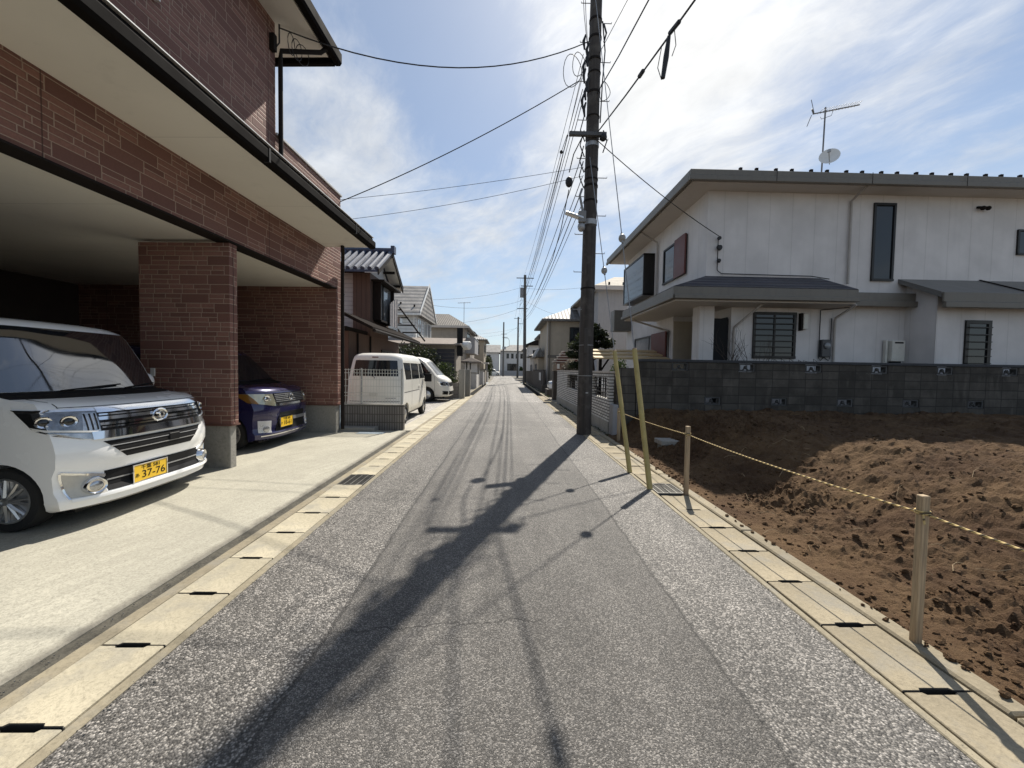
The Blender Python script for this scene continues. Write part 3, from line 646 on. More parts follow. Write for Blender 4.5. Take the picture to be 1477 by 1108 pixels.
    m = MB(); m.box(10.92, 18.5, 9.4, 9.497, 3.26, 3.4); m.box(10.9, 18.5, 9.44, 9.497, 3.401, 3.64); part('gutter', m, FASC, wr, bev=.01)
    for x in (13.2, 15.4): part('seam', MB().prism([(9.5, 3.665), (y0 - .01, 4.225), (y0 - .01, 4.25), (9.5, 3.69)], 'x', x, x + .05), DKMETAL, wr)
    win(h, 'y', wy, -1, 11.9, 12.58, 1.7, 3.0, .09, 0, None, 6)
right_house()
# antenna and dish on its roof
t = thing('tv_antenna', 'thin tv antenna on a mast above the white house roof', 'antenna', (10.05, 12.4, 7.3))
m = MB(); m.tube([(10.05, 12.4, 7.2), (10.1, 12.4, 10.05)], .022, 6)
for a in (0, 2.1, 4.2): m.tube([(10.05, 12.4, 7.9), (10.05 + .45 * cos(a), 12.4 + .45 * sin(a), 7.28)], .012, 5)
part('mast', m, ANTM, t)
m = MB(); m.tube([(9.7, 12.4, 9.83), (11.2, 12.4, 10.16)], .018, 6)
for k in range(13): x = 9.95 + k * .1; z = 9.85 + (x - 9.7) * .22 + .02; m.tube([(x, 12.25, z), (x, 12.55, z)], .008, 4)
m.tube([(9.95, 12.4, 9.75), (9.98, 12.4, 9.68), (10.3, 12.4, 9.8), (10.35, 12.4, 9.95)], .008, 4)
m.tube([(9.7, 12.35, 9.83), (9.55, 12.3, 10.2)], .01, 4); m.tube([(9.7, 12.45, 9.83), (9.6, 12.5, 9.5)], .01, 4); m.tube([(9.72, 12.4, 9.83), (9.62, 12.35, 9.95)], .02, 4); part('boom', m, ANTM, t)
t = thing('satellite_dish', 'small round off-white satellite dish low on the antenna mast', 'satellite dish', (10.15, 12.2, 8.3))
m = MB(); m.disc((10.12, 12.2, 8.35), (-.55, -.82, .3), [(0, .05), (.04, .17), (.09, .26), (.1, .27), (.075, .16), (.03, .04)], 20); part('dish', m, WHITEP, t, smooth=True)
m = MB(); m.tube([(10.08, 12.12, 8.12), (9.86, 11.9, 8.4)], .012, 5); m.box(9.82, 9.89, 11.85, 11.92, 8.36, 8.44); part('feed_arm', m, GALV, t)

# ================================================================== GREY BLOCK WALL WITH VENT BLOCKS
def block_wall():
    t = thing('block_wall', 'dark weathered grey concrete block wall along the back of the bare soil lot', 'wall', (9, 9.2, 0))
    x0, x1, ya, yb = 3.12, 18., 9.02, 9.16; zt = 1.77; openx = []
    vent = lambda z, ph: [(x0 + .4 * (4 * k + ph) + .02, z) for k in range(9)]
    vs = vent(1.57, 2) + vent(.77, 4)
    rows = [(.97, 1.57, None), (-.2, .77, None), (.77, .97, [v for v in vs if v[1] < 1]), (1.57, zt, [v for v in vs if v[1] > 1])]
    m = MB(); v = MB()
    for z0, z1, op in rows:
        if op is None: m.box(x0, x1, ya, yb, z0 + .0005, z1 - .0005); continue
        c = x0
        for ox, _ in op: m.box(c, ox, ya, yb, z0, z1); c = ox + .4
        m.box(c, x1, ya, yb, z0, z1)
        for ox, _ in op:                                   # scalloped openwork of a flower block
            a0, a1 = ox + .012, ox + .388
            v.box(a0, a1, ya + .006, yb - .006, z0 + .008, z0 + .035); v.box(a0, a1, ya + .006, yb - .006, z1 - .035, z1 - .008); v.box(a0, a0 + .03, ya + .006, yb - .006, z0 + .035, z1 - .035); v.box(a1 - .03, a1, ya + .006, yb - .006, z0 + .035, z1 - .035)
            for cx in (.25, .75):
                mx = a0 + (a1 - a0) * cx
                for s in (-1, 1):
                    pts = [(mx + s * .085 * sin(a), 0, z0 + .035 + .12 * (1 - cos(a)) / 1.) for a in (0, .5, 1.0, 1.45)]
                    v.tube([(p[0], (ya + yb) / 2, min(p[2], z1 - .03)) for p in pts], .018, 5)
            v.ball(((a0 + a1) / 2, (ya + yb) / 2, z0 + .1), .04, 8, 5)
    part('blockwork', m, CMU, t); part('vent_blocks', v, M('vent_block', (.075, .073, .07), .9, var=.4), t)
    m = MB(); m.box(x0 - .02, x1, ya - .025, yb + .025, zt + .001, zt + .07); part('coping', m, M('dark_coping', (.04, .041, .045), .8, var=.4), t, bev=.012)
    m = MB(); m.box(2.66, x0 - .022, ya + .01, yb - .01, -.1, 1.62); m.box(2.66, 2.8, ya + .161, 9.5, -.1, 1.4); part('return_wall', m, CMU, t)
block_wall()

# ================================================================== MAIN UTILITY POLE
def px_at(z): return 1.94 + .004 * z
def pole(name_label, x, y, H, r0, r1, lean, arms, grp=None, detail=False):
    t = thing('utility_pole', name_label, 'utility pole', (x, y, 0), 0, grp)
    m = MB(); m.tube([(x + lean * k / 8, y, -.3 if k == 0 else H * k / 8) for k in range(9)], [r0 + (r1 - r0) * k / 8 for k in range(9)], 20 if detail else 8); part('shaft', m, POLE if detail else M('far_pole_concrete', (.12, .115, .11), .85), t, smooth=True)
    for z, a, b in arms:
        xx = x + lean * z / H; m = MB(); m.box(xx - a, xx + b, y - r0 - .07, y - r0 + .02, z - .04, z + .04); part('crossarm', m, M('crossarm_steel', (.09, .09, .09), .6, .2) if 'crossarm_steel' not in bpy.data.materials else bpy.data.materials['crossarm_steel'], t)
    return t
MP = pole('dark thick utility pole standing close to the gutter, nearest and tallest of all', 1.94, 9.27, 13., .178, .125, .085, [(7.0, .58, .28)], None, True)
def main_pole():
    t = MP
    def ring(z, h=.05, e=.012, mat=GALV):
        r = .178 - .053 * z / 13 + e; m = MB(); m.disc((px_at(z) + .0025 * z, 9.27, z), (0, 0, 1), [(-h / 2, r), (h / 2, r)], 20); part('band', m, mat, t, smooth=True)
    for i_, (z, h) in enumerate(((2.15, .012), (1.42, .012), (3.5, .03), (5.05, .12), (5.55, .04), (5.9, .05), (6.05, .03), (6.3, .04), (6.85, .09), (7.05, .1), (7.5, .03), (8.05, .05), (8.5, .03), (8.8, .05), (9.3, .05), (9.7, .05))): ring(z, h, .012 if h > .02 else .004, GALV if i_ in (0, 1, 3, 8) else DKMETAL)
    k = 0; z = 3.0
    while z < 10.2:
        s = 1 if k % 2 else -1; x = px_at(z) + .0025 * z; m = MB(); m.tube([(x + s * .14, 9.2, z), (x + s * .36, 9.2, z), (x + s * .36, 9.2, z + .03)], .009, 6); part('step_bolt', m, GALV, t); k += 1; z += .44
    m = MB(); x = px_at(5.2)                                 # small street lamp reaching out to the road
    m.box(x - .3, x - .13, 9.0, 9.1, 4.98, 5.24); m.tube([(x - .2, 9.05, 5.22), (x - .28, 9.05, 5.6), (x - .22, 9.1, 5.78)], .03, 8); sl = sub('street_lamp', m, M('lamp_housing', (.2, .2, .2), .4), t, bev=.02)
    m = MB(); m.add([(x - .18, 9.0, 5.05), (x - .18, 9.18, 5.05), (x - .62, 8.9, 5.15), (x - .62, 9.06, 5.15), (x - .18, 9.0, 5.11), (x - .18, 9.18, 5.11), (x - .62, 8.9, 5.19), (x - .62, 9.06, 5.19)], [(0, 1, 3, 2), (4, 6, 7, 5), (0, 4, 5, 1), (2, 3, 7, 6), (0, 2, 6, 4), (1, 5, 7, 3)]); part('lamp_head', m, ALU, sl, bev=.01)
    m = MB(); m.ball((x - .22, 9.1, 4.9), .09, 10, 6, (1, 1, 1.3)); part('light_sensor', m, GALV, sl, smooth=True)
    # tangled splices and loops on the road side
    m = MB()
    for k in range(9):
        z = 7.6 + k * .19; x = px_at(z) - .2 - .05 * sin(k * 1.7); m.tube([(x, 9.15, z - .16), (x - .03, 9.12, z), (x + .02, 9.14, z + .16)], [.02, .035, .02], 7)
    for k in range(4): z = 5.8 + .35 * k; m.tube([(px_at(z) - .19, 9.1, z), (px_at(z) - .3, 9.08, z + .25), (px_at(z) - .21, 9.1, z + .6)], .014, 6)
    part('cable_splice', m, CABLE, t, smooth=True)
    for c, rr in (((1.45, 9.05, 8.4), .28), ((1.6, 9.05, 8.55), .2), ((2.22, 9.1, 8.0), .16)):
        m = MB(); m.tube([(c[0] + rr * .75 * sin(a), c[1] + .05 * sin(2 * a), c[2] + rr * cos(a) * 1.3) for a in [2 * pi * i / 18 for i in range(19)]], .008, 5)
        part('slack_loop', m, CABLE, t, smooth=True)
    m = MB(); m.tube([(2.14, 9.15, 9.6), (2.2, 9.1, 8.9), (2.16, 9.12, 8.2), (2.13, 9.12, 7.3)], .015, 6); m.tube([(2.16, 9.1, 9.5), (2.22, 9.1, 9.3), (2.17, 9.1, 9.1)], .02, 6)
    m.ball((2.2, 9.08, 6.95), .09); m.tube([(2.2, 9.08, 7.1), (2.28, 9.05, 6.85), (2.2, 9.08, 6.6)], .015, 6); part('riser_cable', m, CABLE, t, smooth=True)
    m = MB(); m.box(1.86, 1.95, 9.08, 9.1, 1.95, 2.55); part('conduit', m, M('conduit_brown', (.05, .042, .036), .7), t, bev=.01)
    m = MB(); m.box(1.93, 1.99, 9.085, 9.098, 1.0, 1.03); part('tag', m, GALV, t)
main_pole()
P2 = pole('second utility pole along the right verge, with a grey transformer box', 2.32, 45., 12.5, .2, .15, -.12, [(12.1, 1.0, 1.0), (11.2, .5, .9), (8.6, .9, .3)], None)
m = MB(); m.box(1.65, 2.05, 44.7, 45.0, 9.9, 11.0); part('transformer', m, M('transformer_grey', (.2, .2, .21), .5), P2)
P3 = pole('slim utility pole just left of the second pole down the road', 2.45, 74., 11.6, .2, .14, 0, [(11.3, .8, .4), (10.3, .1, .9)], None)
P4 = pole('far grey utility pole standing before the white houses at the road end', -.35, 84., 11.8, .2, .14, 0, [(9.2, .5, .7), (8.5, .3, .9)], None)
m = MB(); m.tube([(-.35, 84, 8.4), (.7, 84, 8.3), (.9, 84, 7.8), (.9, 84, 6.6), (.3, 84, 6.4)], .05, 6); m.box(-.6, .2, 83.7, 84, 5.9, 6.5); part('lamp_arm', m, GALV, P4)

# ================================================================== WIRES
def wire(label, a, b, sag, r=.011, group=None, n=16, extra=None):
    m = MB(); m.tube(catenary(a, b, sag, n), r * .78, 6); c = tuple((a[i] + b[i]) / 2 for i in range(3))
    if extra: extra(m)
    return solo('overhead_wire', m, CABLE, label, 'wire', (a[0], a[1], a[2]), group, smooth=True)
hz = lambda x, y, z: (-3.97 + x * cos(R(-2.5)) - y * sin(R(-2.5)), 5.65 + x * sin(R(-2.5)) + y * cos(R(-2.5)), z)
wire('black drop wire sagging from the brick house eave to the main pole', hz(.05, 1.12, 7.22), (1.83, 9.12, 9.12), .62, .014)
wire('black drop wire sloping from the brick parapet up to the main pole', hz(-.1, 3.42, 5.3), (1.62, 9.1, 8.22), .14, .013)
wire('thin faint wire from the brick parapet to the main pole, upper of two', hz(-.2, 3.42, 5.36), (1.8, 9.25, 6.35), .06, .006)
wire('thin faint wire from the brick parapet to the main pole, lower of two', hz(-.1, 3.42, 4.9), (1.8, 9.25, 6.15), .1, .006)
wire('service wire from the main pole down to the white house corner', (2.1, 9.15, 6.9), (5.78, 10.5, 5.25), .1, .013)
# cables overhead towards the viewer
def thick(label, pts, r, ext=None):
    m = MB(); m.tube(pts, r, 7)
    if ext: ext(m)
    solo('overhead_wire', m, CABLE, label, 'wire', pts[0], None, smooth=True)
def clos(m):
    m.tube([(2.24, 5.55, 6.26), (2.22, 5.58, 6.0), (2.19, 5.6, 5.72)], [.025, .04, .03], 8); m.tube([(2.27, 5.45, 6.28), (2.32, 5.5, 6.1), (2.27, 5.5, 5.95)], .006, 5)
    m.tube([(2.2, 5.7, 6.25), (2.13, 5.65, 5.9), (2.17, 5.6, 5.7)], .006, 5); m.tube([(2.27, 5.3, 6.24), (2.25, 5.55, 6.3)], .03, 8); m.tube([(2.21, 6.5, 6.5), (2.2, 6.65, 6.52)], .035, 8)
thick('thick cable with a hanging splice case running overhead from the main pole', [(2.08, 9.15, 7.1), (2.17, 7.3, 6.66), (2.255, 5.5, 6.27), (2.33, 4.2, 6.02), (2.6, -3, 5.9), (3, -16, 7)], .014, clos)
thick('black cable rising overhead from high on the main pole, beside the thick cable', [(2.05, 9.2, 8.0), (2.08, 7.5, 7.53), (2.1, 5.8, 7.12), (2.15, 3, 6.6), (2.5, -5, 6.4), (3, -16, 7.5)], .012)
thick('thin wire running overhead from the very top of the main pole', [(2.08, 9.2, 8.9), (2.42, 7.8, 9.06), (3.2, 4, 9.2), (5, -6, 9.6)], .007)
thick('pair of fine jumper wires beside the pole top, left one', [(1.8, 9.1, 8.9), (1.68, 9.0, 9.6), (1.52, 8.8, 11.2)], .007)
thick('pair of fine jumper wires beside the pole top, right one', [(1.82, 9.1, 8.7), (1.72, 9.0, 9.6), (1.58, 8.8, 11.2)], .007)
# bundle from the main pole down the road
for k, (xa, za, xb, zb, sag, r) in enumerate([(1.72, 8.9, 1.7, 11.3, .5, .009), (1.75, 8.7, 2.6, 11.3, .6, .009), (1.7, 8.35, 1.55, 9.8, .9, .009), (1.72, 8.1, 1.6, 9.4, .8, .012), (1.74, 7.9, 1.7, 9.1, 1.0, .012), (1.4, 7.05, 1.5, 8.6, .6, .01), (1.74, 6.6, 1.9, 8.3, .7, .014), (1.76, 6.1, 2.1, 7.9, .6, .013), (1.76, 5.8, 2.2, 7.6, .7, .016), (1.78, 5.5, 2.3, 7.3, .5, .011)]):
    wire('one of the parallel black wires running along the road between the first two poles', (xa, 9.2, za), (xb, 44.9, zb), sag, r, 'parallel wires between the first two poles', 24)
for k, (xa, za, xb, zb) in enumerate([(1.7, 12.1, 1.8, 11.2), (2.6, 12.1, 2.6, 11.2), (1.7, 9.3, 2.2, 9.), (2.0, 8.2, 2.3, 8.), (2.1, 7.5, 2.3, 7.2)]):
    wire('one of the parallel wires running on from the second pole to the slim one', (xa, 45.1, za), (xb, 74, zb), .5, .012, 'parallel wires beyond the second pole', 10)
m = MB(); m.ball((1.62, 10.3, 6.5), .11, 12, 7, (.9, .9, 1.25)); m.tube([(1.62, 10.3, 6.75), (1.66, 9.9, 7.0), (1.75, 9.25, 7.05)], .014, 6); m.tube([(1.62, 10.3, 6.3), (1.6, 11.5, 5.7), (1.65, 14, 5.5), (1.9, 24, 6.2)], .012, 6); solo('splice_case', m, CABLE, 'round black splice case hanging on its cable left of the main pole', 'splice case', (1.62, 10.3, 6.5), None, smooth=True)
m = MB(); m.ball((1.36, 10.0, 7.1), .045, 8, 6); m.tube([(1.38, 9.2, 7.05), (1.36, 10, 7.1), (1.4, 20, 7.2), (1.6, 44.9, 8.9)], .008, 5); solo('overhead_wire', m, CABLE, 'thin wire with a small bead on the left of the pole bundle', 'wire', (1.36, 10., 7.1), None, smooth=True)
for lab, a, b, s in [('wire crossing the far sky from the brown house side to the second pole', (-8, 30, 6.8), (2.2, 45, 11.2), .5), ('faint wire crossing from the white gabled house to the second pole', (-6.0, 29, 6.3), (2.2, 45, 9.7), .6), ('faint wire crossing the sky above the tan stucco house to the second pole', (-5, 42, 6.5), (2.2, 45, 8.9), .3),
                     ('faint wire crossing from the second pole to the right behind the main pole', (2.3, 45, 11.), (12, 40, 11.), .5), ('faint lower wire from the second pole to the beige tiled house', (2.4, 45, 9.5), (6, 36, 6.5), .3), ('far wire from the slim pole to the houses on the left', (2.4, 74, 9.5), (-14, 70, 8), .8), ('far wire crossing above the road end to the grey pole', (2.4, 74, 9.8), (-.3, 84, 9.2), .2), ('far wire from the grey pole to the left rooftops', (-.4, 84, 9.1), (-20, 80, 8.5), .8)]: wire(lab, a, b, s, .014, None, 10)

# ================================================================== GUY WIRES WITH YELLOW GUARDS
def guy(label, y0, zt, gz, ballz):
    t = thing('guy_wire', label, 'guy wire', (1.925, y0, 0)); dy = 9.1 - y0
    P = lambda z: (1.925 - .02 * z / zt, y0 + dy * z / zt, z)
    m = MB(); m.tube([P(0), P(zt)], .008, 6); part('wire', m, M('guy_steel', (.25, .25, .25), .5, .4) if 'guy_steel' not in bpy.data.materials else bpy.data.materials['guy_steel'], t)
    m = MB(); m.tube([P(0), P(.02), P(gz * .5), P(gz * .5 + .015), P(gz * .5 + .03), P(gz)], [.036, .036, .036, .04, .036, .036], 14); g = sub('guard_tube', m, GUARD, t, smooth=True)
    m = MB(); m.tube([P(gz), P(gz + .02)], [.037, .03], 14); part('cap', m, M('guard_cap', (.3, .2, .12), .6), g)
    m = MB(); b = P(ballz); m.ball(b, .06, 12, 8, (1, 1, 1.15)); m.disc((b[0], b[1], b[2]), (0, dy / zt, 1), [(-.1, .02), (.1, .02)], 8); part('insulator', m, M('guy_insulator', (.3, .3, .29), .35), t, smooth=True)
guy('yellow guarded guy wire farther from the viewer, left of the pair', 5.76, 6.5, 1.88, 3.5)
guy('yellow guarded guy wire nearer the viewer, right of the pair', 4.95, 10.4, 1.86, 3.75)

# ================================================================== STAKES AND ROPE
def stake(label, x, y, zt, w, cap):
    t = thing('wooden_stake', label, 'stake', (x, y, 0)); z0 = -.25
    m = MB(); m.box(-w / 2, w / 2, -w / 2, w / 2, z0, zt); m.v = [(a + x + random.uniform(-.002, .002), b + y + random.uniform(-.002, .002), c) for a, b, c in m.v]
    part('post', m, TIMBER, t, bev=.004)
    m = MB(); ww = w / 2 + .006
    for k in range(2): m.tube([(x + ww * 1.15 * cos(a), y + ww * 1.15 * sin(a), zt - .1 + .012 * k) for a in [2 * pi * i / 12 for i in range(13)]], .005, 5)
    m.tube([(x - ww, y - ww, zt - .1), (x - ww - .01, y - ww - .02, zt - .15)], .005, 5); part('rope_knot', m, ROPE, t)
stake('raw timber stake nearest the viewer, at the edge of the soil lot', 2.36, 2.09, .872, .041, 1)
stake('raw timber stake beside the drain grate, middle one of the row', 2.29, 4.72, .87, .048, 1)
stake('pale timber stake at the white tile wall end, farthest of the row', 2.54, 8.42, .73, .06, 0)
m = MB(); m.tube(catenary((2.5, 8.4, .66), (2.29, 4.72, .765), .02, 12), .0055, 6); m.tube(catenary((2.29, 4.72, .765), (2.36, 2.09, .77), .025, 14), .0055, 6); m.tube(catenary((2.36, 2.09, .77), (2.45, -1.2, .75), .03, 14), .0055, 6)
solo('boundary_rope', m, ROPE, 'yellow and black twisted rope strung between the timber stakes', 'rope', (2.36, 2.09, .77))
m = MB(); m.box(2.95, 3.3, 7.1, 7.45, .16, .25); m.box(3.0, 3.25, 7.15, 7.4, -.1, .159); solo('concrete_block', m, CONC, 'small pale concrete inlet block half buried in the shaded soil', 'concrete block', (3.1, 7.3, 0), None, .01)

# ================================================================== CARS  (own axes: x forward, front tip at 0, z up)
class Body:
    def __init__(s, K, p=4.): s.K = K; s.p = p; s.z = [k[0] for k in K]
    def at(s, z):
        K = s.K
        if z <= K[0][0]: return K[0][1:]
        for a, b in zip(K, K[1:]):
            if z <= b[0]:
                f = (z - a[0]) / (b[0] - a[0]); return [u + (v - u) * f for u, v in zip(a[1:], b[1:])]
        return K[-1][1:]
    def F(s, q, z):                                        # point on the front, wrapping onto the sides past |q| = w
        xf, xr, w, af, ar = s.at(z)
        if abs(q) <= w: return (xf - af * (abs(q) / w) ** s.p, q, z)
        return (xf - af - (abs(q) - w), math.copysign(w, q), z)
    def B(s, q, z):
        xf, xr, w, af, ar = s.at(z)
        if abs(q) <= w: return (xr + ar * (abs(q) / w) ** s.p, q, z)
        return (xr + ar + (abs(q) - w), math.copysign(w, q), z)
    def Sd(s, x, z, sg):
        xf, xr, w, af, ar = s.at(z)
        if x > xf - af: return (x, sg * w * max(0, min(1, (xf - x) / max(af, 1e-3))) ** (1 / s.p), z)
        if x < xr + ar: return (x, sg * w * max(0, min(1, (x - xr) / max(ar, 1e-3))) ** (1 / s.p), z)
        return (x, sg * w, z)
    def mesh(s):
        zs = []
        for a, b in zip(s.z, s.z[1:]): n = max(1, int((b - a) / .07)); zs += [a + (b - a) * i / n for i in range(n)]
        zs.append(s.z[-1]); rings = []
        for z in zs:
            xf, xr, w, af, ar = s.at(z); r = []
            qs = [w * sin(pi / 2 * i / 12) for i in range(-12, 13)]
            r += [s.F(q, z) for q in qs]; xa, xb = xf - af, xr + ar
            r += [(xa + (xb - xa) * i / 24, w, z) for i in range(1, 24)]
            r += [s.B(-q, z) for q in qs]; r += [(xb + (xa - xb) * i / 24, -w, z) for i in range(1, 24)]
            rings.append(r)
        m = MB(); m.rings(rings); return m
    def patch(s, fn, c, n=(10, 6), off=.004, th=.0, m=None):
        """conformal quad on the skin; c = 4 corners (q, z): bottom-left, bottom-right, top-right, top-left"""
        m = m or MB(); nx, nz = n; P = []
        for j in range(nz + 1):
            for i in range(nx + 1):
                u, v = i / nx, j / nz; q = (c[0][0] * (1 - u) + c[1][0] * u) * (1 - v) + (c[3][0] * (1 - u) + c[2][0] * u) * v
                z = (c[0][1] * (1 - u) + c[1][1] * u) * (1 - v) + (c[3][1] * (1 - u) + c[2][1] * u) * v
                e = 2e-3; a = Vector(fn(q - e, z)); b = Vector(fn(q + e, z)); d0 = Vector(fn(q, z - e)); d1 = Vector(fn(q, z + e))
                nn = (b - a).cross(d1 - d0); p = Vector(fn(q, z))
                nn = nn.normalized() if nn.length > 0 else Vector((1, 0, 0))
                cen = Vector((s.K[0][1] - 1.4, 0, .9))
                if nn.dot(p - cen) < 0: nn = -nn
                P.append((p, nn))
        W = nx + 1; top = [tuple(p + nn * off) for p, nn in P]; bot = [tuple(p - nn * .012) for p, nn in P]; N = len(P)
        fs = [(j * W + i, j * W + i + 1, (j + 1) * W + i + 1, (j + 1) * W + i) for j in range(nz) for i in range(nx)]
        edge = [(i, i + 1) for i in range(nx)] + [(j * W + nx, (j + 1) * W + nx) for j in range(nz)] + [(nz * W + i + 1, nz * W + i) for i in range(nx)] + [((j + 1) * W, j * W) for j in range(nz)]
        fs += [(a, a + N, b + N, b) for a, b in edge]
        m.add(top + bot, fs); return m
def cut_arches(o, xs, r, w):
    cs = []
    for x in xs:
        for sg in (-1, 1):
            m = MB(); m.disc((x, sg * (w - .12), r + .0), (0, 1, 0), [(-.3, r * 1.17), (.3, r * 1.17)], 32); c = link('cutter', m, BLACK); c.parent = o.parent; cs.append(c)
            md = o.modifiers.new('arch', 'BOOLEAN'); md.object = c; md.operation = 'DIFFERENCE'; md.solver = 'EXACT'
    bpy.context.view_layer.update(); dg = bpy.context.evaluated_depsgraph_get()
    me = bpy.data.meshes.new_from_object(o.evaluated_get(dg)); o.modifiers.clear(); o.data = me
    me.shade_smooth()
    try: me.set_sharp_from_angle(angle=R(38))
    except Exception: pass
    for c in cs: bpy.data.objects.remove(c)
def wheel(t, x, y, r, sg, spokes=7, steel=False):
    m = MB(); w = .155; m.disc((x, y, r), (0, sg, 0), [(-w, r * .7), (-w, r * .93), (-w * .8, r), (-w * .2, r), (0, r * .93), (.004, r * .72), (-.03, r * .7)], 32)
    wl = sub('wheel', m, RUBBER, t, smooth=True)
    m = MB(); m.disc((x, y - sg * .045, r), (0, sg, 0), [(-.02, r * .7), (.04, r * .705), (.045, r * .66), (.0, r * .64), (-.01, r * .1)], 32)
    rim = sub('rim', m, M('rim_dark', (.05, .05, .055), .4, .6) if 'rim_dark' not in bpy.data.materials else bpy.data.materials['rim_dark'], wl, smooth=True)
    m = MB()
    if steel: m.disc((x, y - sg * .03, r), (0, sg, 0), [(0, r * .6), (.015, r * .5), (.02, r * .3), (.035, r * .2), (.035, .02)], 24)
    else:
        m.disc((x, y - sg * .02, r), (0, sg, 0), [(0, r * .16), (.02, r * .15), (.026, r * .1)], 16); m.disc((x, y - sg * .045, r), (0, sg, 0), [(0, r * .7), (.045, r * .71), (.047, r * .655), (.02, r * .63)], 32)
        for k in range(spokes):
            a = 2 * pi * k / spokes
            for d in (-.17, .17): m.tube([(x + cos(a + d * .3) * r * .12, y - sg * .008, r + sin(a + d * .3) * r * .12), (x + cos(a + d) * r * .65, y - sg * .015, r + sin(a + d) * r * .65)], [.02, .013], 6)
    part('wheel_face', m, ALU, wl, smooth=True)
def text_mesh(body, size, loc, axis_u, axis_n, mat, parent, name='plate_text', xs=1.):
    cu = bpy.data.curves.new('t', 'FONT'); cu.body = body; cu.size = size; cu.align_x = 'CENTER'; cu.align_y = 'CENTER'; cu.extrude = .0008; cu.offset = .0
    o = bpy.data.objects.new('t', cu); COL.objects.link(o); bpy.context.view_layer.update()
    me = bpy.data.meshes.new_from_object(o.evaluated_get(bpy.context.evaluated_depsgraph_get())); bpy.data.objects.remove(o)
    U = Vector(axis_u); N = Vector(axis_n); V = N.cross(U); L = Vector(loc); m = MB()
    m.v = [tuple(L + U * v.co.x * xs + V * v.co.y + N * (v.co.z + .0012)) for v in me.vertices]; m.f = [tuple(p.vertices) for p in me.polygons]
    return part(name, m, mat, parent)
def plate(t, loc, U, N, top, num, kana, frame=True, mirror=1):
    L = Vector(loc); U = Vector(U); N = Vector(N); V = N.cross(U)
    def quad(a0, a1, b0, b1, d0, d1):
        m = MB(); return m.add([tuple(L + U * a + V * b + N * d) for d in (d0, d1) for a, b in ((a0, b0), (a1, b0), (a1, b1), (a0, b1))], [(0, 3, 2, 1), (4, 5, 6, 7), (0, 1, 5, 4), (1, 2, 6, 5), (2, 3, 7, 6), (3, 0, 4, 7)])
    p = sub('number_plate', quad(-.165, .165, -.0825, .0825, -.006, .0), YELLOW, t)
    m = quad(-.175, .175, .0835, .093, -.01, .004); m.add(*[(lambda q: (q.v, q.f))(quad(-.175, .175, -.093, -.0835, -.01, .004))][0]); m.add(*[(lambda q: (q.v, q.f))(quad(-.175, -.1655, -.083, .083, -.01, .004))][0]); m.add(*[(lambda q: (q.v, q.f))(quad(.1655, .175, -.083, .083, -.01, .004))][0])
    part('plate_frame', m, CHROME, p)
    text_mesh(top, .052, L + V * .05, U, N, BLACK, p); text_mesh(num, .105, L + U * .028 - V * .022, U, N, BLACK, p); text_mesh(kana, .045, L - U * .135 - V * .022, U, N, BLACK, p)

